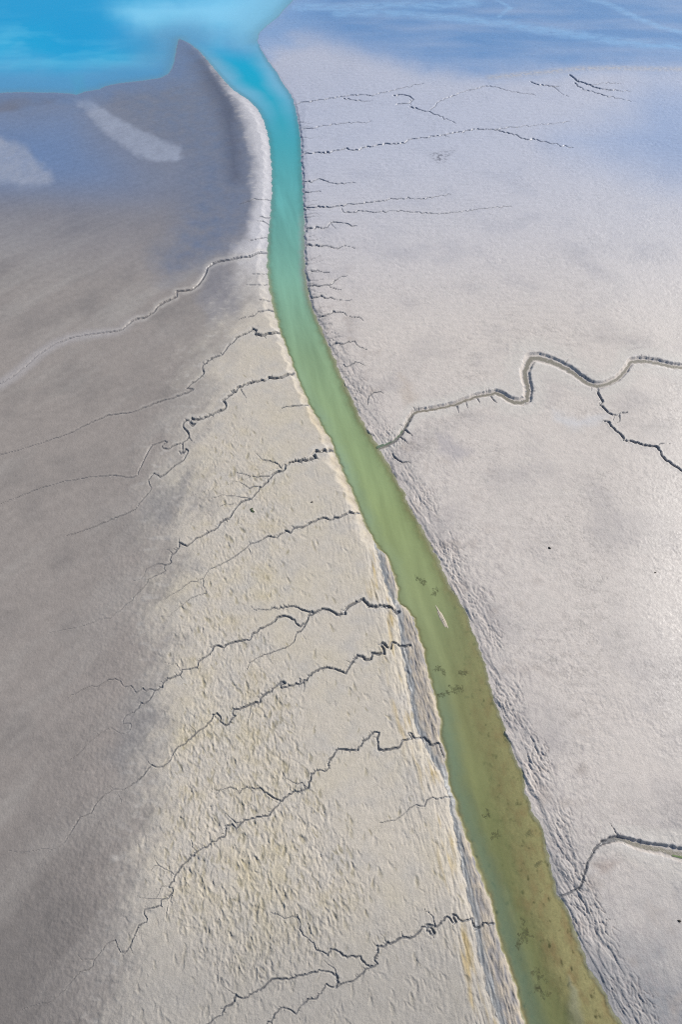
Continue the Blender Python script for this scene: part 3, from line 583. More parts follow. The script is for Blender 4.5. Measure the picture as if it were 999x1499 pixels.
while cnt < 5200:
    cx = 150 + 560 * rng.random(); cy = 480 + 1040 * rng.random()
    i = min(NX - 1, int(np.searchsorted(AX, cx))); j = min(NY - 1, int(np.searchsorted(AY, cy)))
    if rng.random() > pit_zone[j, i] ** 1.3:
        continue
    if cy < 1000 and rng.random() < 0.45:
        continue
    cnt += 1
    big = rng.random() ** 2.2
    ln = (0.22 + 0.8 * big) * (1.2 if cy > 1000 else 1.35); wd = ln * (0.24 + 0.16 * rng.random())
    th = ANG + rng.normal() * 0.32 + (0.10 if cy > 900 else 0.25)
    m = ln * 1.4 / MPP[j, i] + 3
    i0, i1 = idx_range(AX, cx - m, cx + m); j0, j1 = idx_range(AY, cy - m, cy + m)
    sl = (slice(j0, j1), slice(i0, i1))
    x0, y0, _ = unproj(cx, cy)
    dx = X[sl] - f32(x0) + cwx[sl] * 1.5; dy = Y[sl] - f32(y0) + cwy[sl] * 1.5
    c_, s_ = f32(math.cos(th)), f32(math.sin(th))
    a = (dx * c_ + dy * s_) / ln; b = (-dx * s_ + dy * c_) / wd
    r = np.sqrt(a * a + (b * (1.0 + 0.5 * a)) ** 2)
    hgt = (0.015 + 0.065 * big + 0.03 * rng.random())
    prof = -(1 - sm(0.35, 1.0, r)) * (0.75 + 0.35 * a) + 0.35 * sm(0.8, 1.05, r) * sm(1.7, 1.1, r) * sm(-0.2, 0.8, a)
    PIT[sl] += (hgt * prof).astype(f32)
    if rng.random() < 0.33:
        PITG[sl] = np.maximum(PITG[sl], (1 - sm(0.3, 1.1, r)) * (0.4 + 0.6 * rng.random()))
PIT = np.clip(PIT, -0.3, 0.2) * notcreek

rough_big = fbm(X / 9, Y / 9, 3, 110)
rough_mid = fbm(U / 0.9, V / 1.8, 3, 114)
lump = fbm(X / 0.55, Y / 0.55, 2, 118)
lump_f = fbm(X / 0.30, Y / 0.30, 2, 121)
lin = fbm(U / 0.5, V / 3.0, 2, 124)
# grit scaled with distance so that the far flats do not turn to static
near = sm(420, 900, PY)
relief = np.zeros(SHAPE, dtype=f32)
hum = np.abs(fbm(U / 0.75 + 0.3 * lump, V / 1.7, 3, 210)) * 2.2
relief += M_MUDL * pit_zone * 0.085 * (np.clip(hum, 0, 0.8) - 0.35)
patchy = np.clip(0.65 + 2.0 * fbm(X / 11, Y / 11, 3, 240), 0.12, 1.6)
relief += M_MUDL * patchy * (0.024 * rough_mid + 0.020 * lump + 0.016 * lump_f + 0.10 * np.clip(lin, -1, 0.2) * sm(22, 4, dL) * sm(600, 800, PY) * 0.8) * lerp(0.5, 1.0, near)
relief += np.where(LEFT, M_SAND * (0.012 * lump + 0.016 * lump_f) * sm(330, 620, PY) + M_SAND * (1 - M_SANDCORE) * sm(450, 700, PY) * (0.04 * lump + 0.03 * rough_mid), 0)
relief += np.where(RIGHT, 0.05 * fbm(X / 1.5 + 0.3 * lump, Y / 1.1, 3, 250), 0) * patchy * (1 - 0.85 * M_WETCORE) * sm(1, 5, dR)
relief += patchy * np.where(RIGHT, 0.022 * lump + 0.016 * lump_f + 0.022 * rough_mid, 0) * lerp(0.75, 1.0, sm(300, 760, PY)) * (1 - 0.85 * M_WETCORE)
relief += np.where(RIGHT, 0.05 * M_RIDGE * (1 + fbm(X / 1.5, Y / 1.5, 2, 128) * 2), 0)
relief += np.where(RIGHT, 0.05 * fbm(X / 7, Y / 0.9, 3, 220) * sm(620, 420, PY), 0) * (1 - 0.8 * M_WETCORE)
web = np.minimum(np.abs(noise(X / 4.5 + 0.5 * lump, Y / 2.6 + 0.6 * rough_mid, 230)), np.abs(noise(X / 2.2 + 0.4 * lump, Y / 1.5, 231)) + 0.05)
web = sm(0.13, 0.0, web) * np.clip(0.55 + 1.2 * noise(X / 18, Y / 18, 232), 0, 1) * np.where(RIGHT, 1, 0) * sm(2, 8, dR) * (1 - M_WETTOP) * lerp(f32(0.4), f32(1), sm(350, 600, PY))
relief -= 0.03 * web
# crusty edge of the left mud against the sand
edge = M_SAND * (1 - M_SAND) * 4
relief += np.where(LEFT, edge * 0.09 * fbm(X / 1.0, Y / 1.2, 3, 130), 0) * sm(470, 650, PY)
relief += 0.12 * rough_big * np.where(LEFT, 0.6, 0.5) * sm(2, 14, np.minimum(dL, dR))
Z = np.where(landmask, Z + (relief * notcreek * sm(0.0, 0.8, np.minimum(dL, np.minimum(dR, np.minimum(dS, dF)))) + PIT), Z).astype(f32)
# sheet of standing film lies flat
Z = np.where(landmask, np.maximum(Z, ZW + 0.012), Z).astype(f32)

# ------------------------------------------------------------------ colour of the ground
GAIN = 1.5


def K(r, g, b, gain=GAIN):
    c = np.array([r, g, b], float) / 255
    c = np.where(c <= 0.04045, c / 12.92, ((c + 0.055) / 1.055) ** 2.4) / gain
    return c.astype(f32)


def put(C, col, m):
    return C + (col - C) * m[..., None]


C = np.zeros(SHAPE + (3,), dtype=f32)
C[:] = K(215, 205, 196)
blot = fbm(X / 14, Y / 14, 4, 140); blot2 = fbm(X / 4.5, Y / 4.5, 3, 145); blot3 = fbm(X / 1.3, Y / 1.3, 2, 148)
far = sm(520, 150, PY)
# right flat
C = put(C, K(190, 182, 177), np.where(RIGHT, np.clip(blot * 1.8, 0, 1) * 0.8, 0))
C = put(C, K(146, 147, 150), np.where(RIGHT, sm(1130, 1400, PY) * 0.85 * np.clip(0.7 + blot, 0, 1), 0))  # lens vignetting painted into the mud: darker towards the near end
C = put(C, K(209, 201, 192), np.where(RIGHT, np.clip(-blot2 * 1.4, 0, 1) * 0.5, 0))
C = put(C, K(178, 166, 156), np.where(RIGHT, np.clip(blot2 * 2 - 0.35, 0, 1) * sm(26, 4, dR) * 0.7, 0))
C = put(C, K(168, 160, 158), np.where(RIGHT, grR * np.clip(-grove_r * 1.5 + 0.1, 0, 1) * 0.6, 0))
# left mud
CL = np.zeros_like(C); CL[:] = K(207, 197, 182)
CL = put(CL, K(210, 199, 178), np.clip(blot * 1.8 + 0.1, 0, 1) * sm(420, 640, PY) * 0.8)
CL = put(CL, K(192, 186, 178), np.clip(-blot2 * 1.6, 0, 1) * 0.7)
CL = put(CL, K(190, 174, 130), np.clip(blot2 * 1.8 - 0.15 + 0.4 * blot, 0, 1) * 0.35 * pit_zone)
CL = put(CL, K(134, 124, 82), PITG * 0.5)
CL = put(CL, K(176, 170, 162), sm(0.0, 0.6, M_SAND) * 0.6)
CL = put(CL, K(174, 168, 160), sm(1240, 1480, PY) * 0.75)
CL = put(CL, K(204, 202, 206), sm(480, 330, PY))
yel = np.clip(fbm(U / 1.3, V / 7, 3, 150) * 2.6 - 0.15, 0, 1) * sm(0.2, 1.0, dLev) * sm(5.5, 1.5, dLev) * zone_lev
CL = put(CL, K(186, 160, 98), yel * 0.7)
CL = put(CL, K(200, 184, 156), sm(2.5, 0.8, dL) * sm(520, 600, PY) * sm(800, 760, PY) * np.clip(0.7 + blot2, 0, 1) * 0.7)
stripc = np.clip(grove * 1.3 + 0.45, 0, 1)
CL = np.where(STRIP[..., None], K(150, 146, 145) + (K(205, 190, 168) - K(150, 146, 145)) * stripc[..., None], CL)
trough = np.where(STRIP, sm(1.5, 0.4, dV + 0.4 * grove), 0)
CL = put(CL, K(146, 150, 152), trough * 0.8)
# grey sand
CS = np.zeros_like(C); CS[:] = K(159, 150, 143)
CS = put(CS, K(140, 133, 128), np.clip(blot * 1.7, 0, 1) * 0.8)
CS = put(CS, K(124, 118, 114), sm(1000, 1450, PY) * sm(330, 20, PX) * 0.8)  # near left corner darkened, vignetting put into the sand colour
CS = put(CS, K(170, 163, 156), np.clip(-fbm((X * f32(0.62) + Y * f32(0.78)) / 40, (X * f32(0.78) - Y * f32(0.62)) / 9, 4, 153) * 2.0, 0, 1) * 0.7)
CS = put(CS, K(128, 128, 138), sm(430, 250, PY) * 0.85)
CS = put(CS, K(108, 138, 182), M_SKYBLUEL * (0.35 + 0.45 * sm(260, 40, PX)) * sm(330, 240, PY))  # reflected sky painted as blue on wet sand, also in the rim below
CS = put(CS, K(114, 124, 146), M_RIM * (0.7 + 0.5 * blot2))
CS = put(CS, K(86, 88, 104), M_RIM2 * 0.9)
CS = put(CS, K(118, 116, 126), M_BAND * 0.8)
CS = put(CS, K(162, 168, 184), np.maximum(M_STREAK, M_PALE2) * np.clip(0.8 + 0.3 * fbm(X / 4, Y / 8, 3, 158) + 0.25 * lump, 0, 1))
CS = put(CS, K(136, 134, 140), M_DKPATCH * 0.7)
CS = put(CS, K(138, 136, 136), np.maximum(M_GREYB, M_GREYC) * 0.6)
CS = put(CS, K(190, 184, 178), edge * np.clip(fbm(X / 2.6, Y / 1.4, 3, 156) * 3 - 0.3, 0, 1) * 0.7)
CS = CS * (1 + 0.07 * fbm((X * f32(0.8) + Y * f32(0.6)) / 14, (X * f32(0.6) - Y * f32(0.8)) / 2.2, 4, 260) + 0.06 * fbm(X / 1.6, Y / 1.6, 2, 262))[..., None]
CS = put(CS, K(108, 132, 168), sm(18, 0, dS + 5 * fbm(X / 8, Y / 8, 2, 264)) * 0.7)  # wet shore sand, sky reflection put into its tint
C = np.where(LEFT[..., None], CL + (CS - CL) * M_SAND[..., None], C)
# damp far flats, the sky they reflect put into the mud colour as blue
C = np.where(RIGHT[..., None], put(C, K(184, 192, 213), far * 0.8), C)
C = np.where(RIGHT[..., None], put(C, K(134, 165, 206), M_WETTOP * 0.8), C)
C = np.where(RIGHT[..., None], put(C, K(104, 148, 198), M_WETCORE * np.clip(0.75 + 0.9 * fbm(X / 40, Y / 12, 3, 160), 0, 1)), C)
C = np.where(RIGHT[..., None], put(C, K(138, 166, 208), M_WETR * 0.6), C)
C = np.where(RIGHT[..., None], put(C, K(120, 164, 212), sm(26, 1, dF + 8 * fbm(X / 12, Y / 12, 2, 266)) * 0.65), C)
C = np.where(RIGHT[..., None], put(C, K(148, 194, 234), FILM * 0.62), C)  # water films, with the sky they mirror painted pale blue
C = np.where(RIGHT[..., None], put(C, K(190, 184, 180), M_RIDGE * 0.8 * np.clip(0.6 + blot3, 0, 1)), C)
C = put(C, C * f32(0.72), web * 0.8)
smud = patch([(624, 222), (645, 220), (668, 218), (660, 224), (652, 236), (640, 238)], 4, 1.2) * np.clip(blot3 * 3 + 0.2, 0, 1)
C = put(C, K(128, 130, 142), smud)
for poly, col, k in (([(870, 1262), (890, 1255), (910, 1258), (895, 1272), (880, 1278)], (170, 155, 146), .7),
                     ([(640, 630), (665, 640), (690, 660), (670, 672), (650, 660)], (182, 175, 175), .7),
                     ([(585, 545), (600, 560), (610, 590), (600, 600), (588, 570)], (196, 182, 168), .6),
                     ([(810, 600), (850, 612), (890, 608), (880, 620), (840, 626), (812, 612)], (212, 209, 208), .8)):
    C = put(C, K(*col), patch(poly, 9, 1.3) * k)
# wet beds of the creeks
wide = sm(0.45, 0.8, WET_W)
bedm = np.where(landmask, sm(lerp(0.95, 0.48, wide), lerp(0.5, 0.30, wide), TREL) * sm(0.0, 0.14, CARVE), 0) * np.where(CID >= 0, 1, 0.6)
rimw = np.where(landmask, sm(0.8, 1.05, TREL) * sm(2.2, 1.1, TREL), 0) * sm(0.45, 0.8, WET_W) * np.clip(0.6 + blot3, 0, 1)
C = put(C, K(232, 228, 222), rimw * 0.45)  # pale rims of wide creeks, white of sunlit walls put into the colour
bedcol = lerp(K(104, 106, 110)[None, None], K(126, 119, 100)[None, None], (wide * sm(0.7, 0.2, TREL))[..., None])
C = C + (bedcol - C) * (bedm * 0.9 * (1 - 0.40 * M_SAND) * lerp(f32(0.65), f32(1), sm(200, 500, PY)))[..., None]
# pale dry rims of the creeks
rimm = np.where(landmask, sm(1.0, 1.5, TREL) * sm(5.0, 1.8, TREL), 0) * sm(0.10, 0.4, WET_W)
C = put(C, K(212, 205, 196), rimm * (0.45 + 0.35 * sm(0.45, 0.8, WET_W)) * sm(150, 520, PY))
lev2 = np.where(LEFT, sm(3.2, 0.3, line_dist(CREEKS['L2'][0][0], 0, None, 30)) * M_SAND, 0) * sm(240, 130, PX)
C = put(C, K(178, 172, 170), lev2 * 0.75)
# river bed
CB = np.zeros_like(C); CB[:] = K(190, 172, 132)
CB = put(CB, K(178, 148, 114), np.clip(fbm(X / 2.0, Y / 3.2, 4, 165) * 2.0 + 0.15, 0, 1))
CB = put(CB, K(92, 82, 58), np.clip(fbm(X / 0.9, Y / 1.3, 4, 170) * 3.4 - 0.8, 0, 1) * sm(760, 900, PY))
CB = put(CB, K(190, 178, 158), sm(0.16, 0.03, dep))
CB = put(CB, K(186, 176, 160), bar_tail * 0.8)
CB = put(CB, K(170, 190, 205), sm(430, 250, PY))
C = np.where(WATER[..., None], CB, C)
C *= (1 + 0.10 * blot3 + 0.05 * lump_f)[..., None]
C = np.clip(C, 0.01, 0.8)
# dampness: 0 dry, 1 glistening
WETNESS = np.where(LEFT, 0.10 + 0.55 * M_SAND * sm(600, 300, PY) + 0.12 * M_SAND, 0.14 + 0.25 * far + 0.3 * M_WETTOP + 0.3 * M_WETR + 0.34 * M_GLINT * (1 + 0.8 * lump))
WETNESS = np.maximum(WETNESS, bedm * 0.75)
WETNESS = np.maximum(WETNESS, np.where(RIGHT, FILM, 0))
WETNESS = np.maximum(WETNESS, M_WETCORE * 0.75 * RIGHT)
WETNESS = np.maximum(WETNESS, trough * 0.6)
WETNESS = np.clip(WETNESS, 0, 1).astype(f32)

# ------------------------------------------------------------------ materials
def nodes(name):
    m = bpy.data.materials.new(name); m.use_nodes = True
    nt = m.node_tree
    for n in list(nt.nodes):
        nt.nodes.remove(n)
    return m, nt, nt.nodes.new, nt.links.new


def ground_material(name, grain, bump, speck):
    m, nt, N, L = nodes(name)
    out = N('ShaderNodeOutputMaterial'); bs = N('ShaderNodeBsdfPrincipled')
    at = N('ShaderNodeAttribute'); at.attribute_name = 'tint'
    wt = N('ShaderNodeAttribute'); wt.attribute_name = 'damp'
    geo = N('ShaderNodeNewGeometry')
    n1 = N('ShaderNodeTexNoise'); n1.inputs['Scale'].default_value = grain; n1.inputs['Detail'].default_value = 3.0; n1.inputs['Roughness'].default_value = 0.65
    n2 = N('ShaderNodeTexNoise'); n2.inputs['Scale'].default_value = grain * 0.33; n2.inputs['Detail'].default_value = 4.0
    L(geo.outputs['Position'], n1.inputs['Vector']); L(geo.outputs['Position'], n2.inputs['Vector'])
    mr = N('ShaderNodeMapRange'); mr.inputs['From Min'].default_value = 0.3; mr.inputs['From Max'].default_value = 0.7
    mr.inputs['To Min'].default_value = 1 - speck; mr.inputs['To Max'].default_value = 1 + speck
    L(n1.outputs['Fac'], mr.inputs['Value'])
    mul = N('ShaderNodeVectorMath'); mul.operation = 'SCALE'
    L(at.outputs['Color'], mul.inputs[0]); L(mr.outputs['Result'], mul.inputs['Scale'])
    L(mul.outputs['Vector'], bs.inputs['Base Color'])
    rr = N('ShaderNodeMapRange'); rr.inputs['To Min'].default_value = 0.85; rr.inputs['To Max'].default_value = 0.22
    L(wt.outputs['Fac'], rr.inputs['Value']); L(rr.outputs['Result'], bs.inputs['Roughness'])
    sp = N('ShaderNodeMapRange'); sp.inputs['To Min'].default_value = 0.25; sp.inputs['To Max'].default_value = 0.75
    L(wt.outputs['Fac'], sp.inputs['Value']); L(sp.outputs['Result'], bs.inputs['Specular IOR Level'])
    add = N('ShaderNodeMath'); add.operation = 'MULTIPLY_ADD'; add.inputs[1].default_value = 2.0
    L(n2.outputs['Fac'], add.inputs[0]); L(n1.outputs['Fac'], add.inputs[2])
    bp = N('ShaderNodeBump'); bp.inputs['Distance'].default_value = bump
    st = N('ShaderNodeMapRange'); st.inputs['To Min'].default_value = 0.95; st.inputs['To Max'].default_value = 0.45
    L(wt.outputs['Fac'], st.inputs['Value']); L(st.outputs['Result'], bp.inputs['Strength'])
    L(add.outputs['Value'], bp.inputs['Height']); L(bp.outputs['Normal'], bs.inputs['Normal'])
    L(bs.outputs['BSDF'], out.inputs['Surface'])
    return m


MAT_MUD = ground_material('mud', 6.0, 0.040, 0.12)
MAT_SAND = ground_material('damp_sand', 6.5, 0.030, 0.09)
MAT_BED = ground_material('river_bed_silt', 3.0, 0.03, 0.12)


def water_material(name, rough, wave):
    m, nt, N, L = nodes(name)
    out = N('ShaderNodeOutputMaterial'); bs = N('ShaderNodeBsdfPrincipled'); tr = N('ShaderNodeBsdfTransparent'); mx = N('ShaderNodeMixShader')
    at = N('ShaderNodeAttribute'); at.attribute_name = 'tint'
    tb = N('ShaderNodeAttribute'); tb.attribute_name = 'turbid'
    geo = N('ShaderNodeNewGeometry')
    n1 = N('ShaderNodeTexNoise'); n1.inputs['Scale'].default_value = wave; n1.inputs['Detail'].default_value = 3.0
    L(geo.outputs['Position'], n1.inputs['Vector'])
    bp = N('ShaderNodeBump'); bp.inputs['Distance'].default_value = 0.05; bp.inputs['Strength'].default_value = 0.5
    L(n1.outputs['Fac'], bp.inputs['Height']); L(bp.outputs['Normal'], bs.inputs['Normal'])
    L(at.outputs['Color'], bs.inputs['Base Color'])
    bs.inputs['Specular IOR Level'].default_value = 0.3; bs.inputs['Roughness'].default_value = rough; bs.inputs['IOR'].default_value = 1.33
    tr.inputs['Color'].default_value = (0.90, 0.94, 0.86, 1)
    L(tb.outputs['Fac'], mx.inputs['Fac']); L(tr.outputs['BSDF'], mx.inputs[1]); L(bs.outputs['BSDF'], mx.inputs[2])
    L(mx.outputs['Shader'], out.inputs['Surface'])
    return m


MAT_RIVER = water_material('turbid_river_water', 0.12, 1.2)
MAT_SEA = water_material('milky_sea_water', 0.15, 0.5)

# ------------------------------------------------------------------ building the sheet's pieces
FX, FY = NX - 1, NY - 1
GI = np.arange(NX * NY).reshape(SHAPE)


def region_mesh(name, facemask, Zarr, mat, tint, attrs):
    jj, ii = np.nonzero(facemask)
    if len(jj) == 0:
        return None
    q = np.stack([GI[jj, ii], GI[jj + 1, ii], GI[jj + 1, ii + 1], GI[jj, ii + 1]], 1)
    used, inv = np.unique(q.ravel(), return_inverse=True)
    nv, nf = len(used), len(q)
    co = np.empty((nv, 3), dtype=f32)
    co[:, 0] = X.ravel()[used]; co[:, 1] = Y.ravel()[used]; co[:, 2] = Zarr.ravel()[used]
    me = bpy.data.meshes.new(name)
    me.vertices.add(nv); me.vertices.foreach_set('co', co.ravel())
    me.loops.add(nf * 4); me.loops.foreach_set('vertex_index', inv.astype(np.int32).ravel())
    me.polygons.add(nf); me.polygons.foreach_set('loop_start', np.arange(0, nf * 4, 4, dtype=np.int32))
    me.update(calc_edges=True)
    me.polygons.foreach_set('use_smooth', np.ones(nf, dtype=bool))
    a = me.attributes.new('tint', 'FLOAT_COLOR', 'POINT')
    c4 = np.ones((nv, 4), dtype=f32); c4[:, :3] = tint.reshape(-1, 3)[used]
    a.data.foreach_set('color', c4.ravel())
    for k, arr in attrs.items():
        b = me.attributes.new(k, 'FLOAT', 'POINT'); b.data.foreach_set('value', arr.ravel()[used].astype(f32))
    me.materials.append(mat)
    o = bpy.data.objects.new(name, me); COL.objects.link(o)
    return o


def tag(o, label, cat, kind=None, group=None):
    o['label'] = label; o['category'] = cat
    if kind:
        o['kind'] = kind
    if group:
        o['group'] = group
    return o


fW = WATER[:-1, :-1]
fcid = np.where((CID[:-1, :-1] >= 0) & (TREL[:-1, :-1] < 1.35) & ~fW, CID[:-1, :-1], -1)
fland = ~fW & (fcid < 0)
fL = LEFT[:-1, :-1]; fsand = (M_SAND[:-1, :-1] > 0.5) & fL; fstrip = STRIP[:-1, :-1]
fRb = ~fL & (dR[:-1, :-1] + 2.0 * noise(X / 6, Y / 9, 87)[:-1, :-1] < 6.5) & (PY[:-1, :-1] > 480)
fwet = ~fL & (M_WETTOP[:-1, :-1] > 0.5)
damp = {'damp': WETNESS}
tag(region_mesh('riverbed', fW, Z, MAT_BED, C, {'damp': np.zeros(SHAPE, f32)}), 'brown silty bed seen through the shallow river water', 'riverbed', 'structure')
tag(region_mesh('sandflat', fland & fsand, Z, MAT_SAND, C, damp), 'smooth grey damp sand flat at the far left, running up to the turquoise sea', 'sandflat', 'structure')
tag(region_mesh('mudflat', fland & fL & ~fsand & ~fstrip, Z, MAT_MUD, C, damp), 'yellowish rough mudflat between the grey sand and the river, cut by many creeks', 'mudflat', 'structure')
tag(region_mesh('river_bank', fland & fstrip, Z, MAT_MUD, C, damp), 'slumped grooved mud bank along the river below the yellow stained levee', 'river bank', 'structure')
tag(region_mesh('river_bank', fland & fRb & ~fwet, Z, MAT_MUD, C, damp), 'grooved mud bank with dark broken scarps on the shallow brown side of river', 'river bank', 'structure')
tag(region_mesh('tidal_flat', fland & fwet, Z, MAT_SAND, C, damp), 'blue sheened wet flat beyond the pale ridge, streaked by thin water films', 'tidal flat', 'structure')
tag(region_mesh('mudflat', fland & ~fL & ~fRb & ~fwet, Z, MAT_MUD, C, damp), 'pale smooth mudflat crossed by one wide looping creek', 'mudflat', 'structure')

LABELS = {
 'L1': 'thin rill highest up the pale strip between dark sand spit and river',
 'L1b': 'pair of tiny rills on the pale strip, just above the dark patch corner',
 'L1d': 'short faint rill just above the long creek with pale sandy levees',
 'L2': 'long creek with pale sandy levees winding across the grey sand flat to the left edge',
 'L2a': 'faint short rill just below the mouth of the long levee creek',
 'L2b': 'short rill beside the oval dark patch on the pale bank',
 'L2c': 'short rill just below the oval dark patch, above a stepped dark gully',
 'L3': 'short stepped dark gully next above the creek with the knotted dark mouth',
 'L4': 'creek with a knotted dark mouth and a long smooth tail curving over grey sand',
 'L5': 'creek with a hooked double bend that forks into two tails on grey sand',
 'L5s': 'short broken gully on the smooth mud above the creek with feathered tributaries',
 'L6': 'creek with feathered tributaries, its blue grey mouth below the yellow bank edge',
 'L7': 'tooth edged narrow creek that splits into two faint branches inland',
 'L8': 'branching creek meeting the head of the slumped bank, with a flat topped oxbow bend',
 'L9': 'creek with a round horseshoe loop and a long tail ending at the grey sand',
 'L10': 'longest creek with a square hook bend, crossing the slumped bank and zigzagging to the lower left',
 'L11': 'short thin rill on yellow stained levee below the square hooked creek',
 'L12': 'dark ragged creek nearest the bottom, dividing into three arms',
 'R0': 'thin blue water filled runnel opening where the river turns turquoise',
 'R0b': 'curled creek with a hook shaped head standing alone on the far pale flat',
 'R0c': 'branching dark rills starting right at the pale far ridge',
 'R0d': 'small forked rill between the curled creek and the branching rills at the ridge',
 'R1': 'faint thin rill just below the blue runnel',
 'R2': 'long thin creek with a beaded start, arching across the far pale flat',
 'R2b': 'short wavy rill below the long arching creek',
 'R2c': 'tiny rill between the wavy rill and the double tailed rill',
 'R3': 'double tailed rill, two long hair thin lines trailing away over the flat',
 'R4': 'dark knotted short creek with a stepped bend below the double tailed rill',
 'R5': 'wavy single dark rill below the knotted short creek',
 'R5b': 'faint tiny rill on the bank where the river turns from turquoise to green',
 'R6': 'short dark creek forking into a dotted upper twig',
 'R7': 'thin zigzag rill just below the forked dotted creek',
 'R8': 'hump backed rill above the comb toothed gully',
 'R9': 'comb toothed short gully on the bank above the wide looping creek',
 'R9b': 'small crooked rill close below the comb toothed gully',
 'R9c': 'thin bent rill just above the mouth of the wide looping creek',
 'R10': 'wide looping creek with bright sunlit walls and a thin side branch',
 'R11': 'deep curved creek with a white sunlit edge at the lower right',
 'R12': 'short dark gully just below the mouth of the wide looping creek',
}
for ci, key in enumerate(KEYS):
    o = region_mesh('tidal_creek', fcid == ci, Z, MAT_MUD, C, damp)
    if o:
        tag(o, LABELS[key], 'creek', 'structure', 'tidal creeks cut into the mud')

# ------------------------------------------------------------------ water
fw2 = WATER.copy()
grow = WATER.copy()
for s in (1, 2):
    for ax_ in (0, 1):
        grow |= np.roll(WATER, s, ax_) | np.roll(WATER, -s, ax_)
fwat = grow[:-1, :-1]
depth = np.clip(ZW - Z, 0.0, 9)
stops = [(0, (70, 196, 235)), (60, (4, 184, 230)), (100, (0, 180, 216)), (140, (22, 178, 204)), (180, (62, 176, 192)), (250, (96, 180, 182)), (330, (120, 184, 172)), (420, (138, 184, 158)),
         (520, (152, 180, 140)), (620, (163, 185, 136)), (750, (160, 175, 122)), (900, (160, 170, 122)), (1050, (152, 155, 108)), (1200, (142, 148, 100)), (1400, (130, 136, 92)), (1700, (120, 126, 84))]
ys = np.array([s[0] for s in stops], float); cols = np.array([K(*s[1]) for s in stops])
WC = np.stack([np.interp(PY, ys, cols[:, k]) for k in range(3)], -1).astype(f32)
wn = fbm(X / 26, Y / 26, 4, 180)
wn_s = fbm(X / 60 + 0.4 * wn, Y / 22, 4, 185)
edgew = np.minimum(dL, dR)
milk = K(140, 196, 224)
plume = fbm(U / 2.6 + 0.6 * wn, V / 26, 4, 190)
WC = WC * (1 + 0.28 * np.clip(plume, -0.6, 0.6) * sm(200, 320, PY))[..., None]
WC = put(WC, milk, sm(9, 1.0, np.minimum(edgew, dS) + 4 * wn) * sm(215, 110, PY) * 0.75)
WC = put(WC, K(152, 182, 166), sm(4.0, 0.5, dL) * sm(480, 620, PY) * sm(960, 700, PY) * np.clip(0.5 + wn * 1.5, 0, 1) * 0.6)
WC = put(WC, K(120, 150, 132), sm(4.5, 0.8, dL) * sm(900, 1100, PY) * 0.6)
WC = put(WC, K(176, 196, 190), sm(2.4, 0.4, dR) * sm(300, 330, PY) * sm(470, 400, PY) * 0.6)
SEA = np.where((PY < 70 + (PX - 320) * 0.25), 1.0, 0.0) * 1.0
seam = sm(110, 40, PY - (PX - 300) * 0.25 * 0)
CSEA = np.zeros_like(C); CSEA[:] = K(0, 176, 226)
CSEA = put(CSEA, K(96, 206, 242), np.clip(wn_s * 2.6 + 0.2, 0, 1) * 0.75)
CSEA = put(CSEA, K(118, 184, 228), sm(45, 2, np.minimum(dS, dF) + 18 * wn) * 0.75)
CSEA = put(CSEA, K(150, 220, 248, 1.3), patch([(150, 5), (260, -5), (430, -40), (428, 5), (400, 40), (375, 60), (330, 45), (260, 30), (200, 40)], 30, 2.5) * 0.7)
CSEA = put(CSEA, K(0, 166, 222), patch([(-300, -200), (180, -200), (170, 20), (215, 60), (100, 75), (60, 40), (-300, 60)], 30, 2.5) * 0.8)
CSEA = put(CSEA, K(90, 190, 222), patch([(100, 110), (120, 106), (123, 130), (108, 134)], 6, 1.0) * 0.8)
CSEA = put(CSEA, K(90, 170, 222), patch([(-300, 100), (0, 105), (60, 110), (150, 100), (240, 90), (255, 60), (262, 90), (240, 112), (150, 130), (60, 136), (-300, 140)], 12, 1.6) * 0.6)
mixs = patch([(-2000, -700), (2800, -700), (2800, 40), (430, 40), (360, 78), (300, 74), (266, 58), (240, 150), (-2000, 200)], 16, 1.0)
WC = WC + (CSEA - WC) * mixs[..., None]
k_t = lerp(2.6, 4.0, sm(700, 300, PY))
k_t = k_t - 1.3 * sm(950, 1250, PY)
k_t = k_t - 0.8 * sm(1180, 1400, PY) * sm(8, 2, dR)
k_t = lerp(k_t, 1.7, sm(300, 100, PY) * 0.6)
turb = 1 - np.exp(-depth * k_t)
_t0 = 0.05 + 0.5 * sm(520, 220, PY)
turb = np.clip(_t0 + (1 - _t0) * turb * 0.96, 0.05, 0.985) * sm(0.0, 0.03, depth)
ZWAT = np.full(SHAPE, ZW, dtype=f32)
fsea = fwat & (mixs[:-1, :-1] > 0.5)
watt = {'turbid': turb.astype(f32)}
tag(region_mesh('sea', fsea, ZWAT, MAT_SEA, WC, watt), 'milky turquoise shallow sea in the upper left, cloudy near its shore', 'sea', 'structure')
tag(region_mesh('river', fwat & ~fsea, ZWAT, MAT_RIVER, WC, watt), 'winding river shading from olive green near the bottom to turquoise at its mouth', 'river', 'structure')

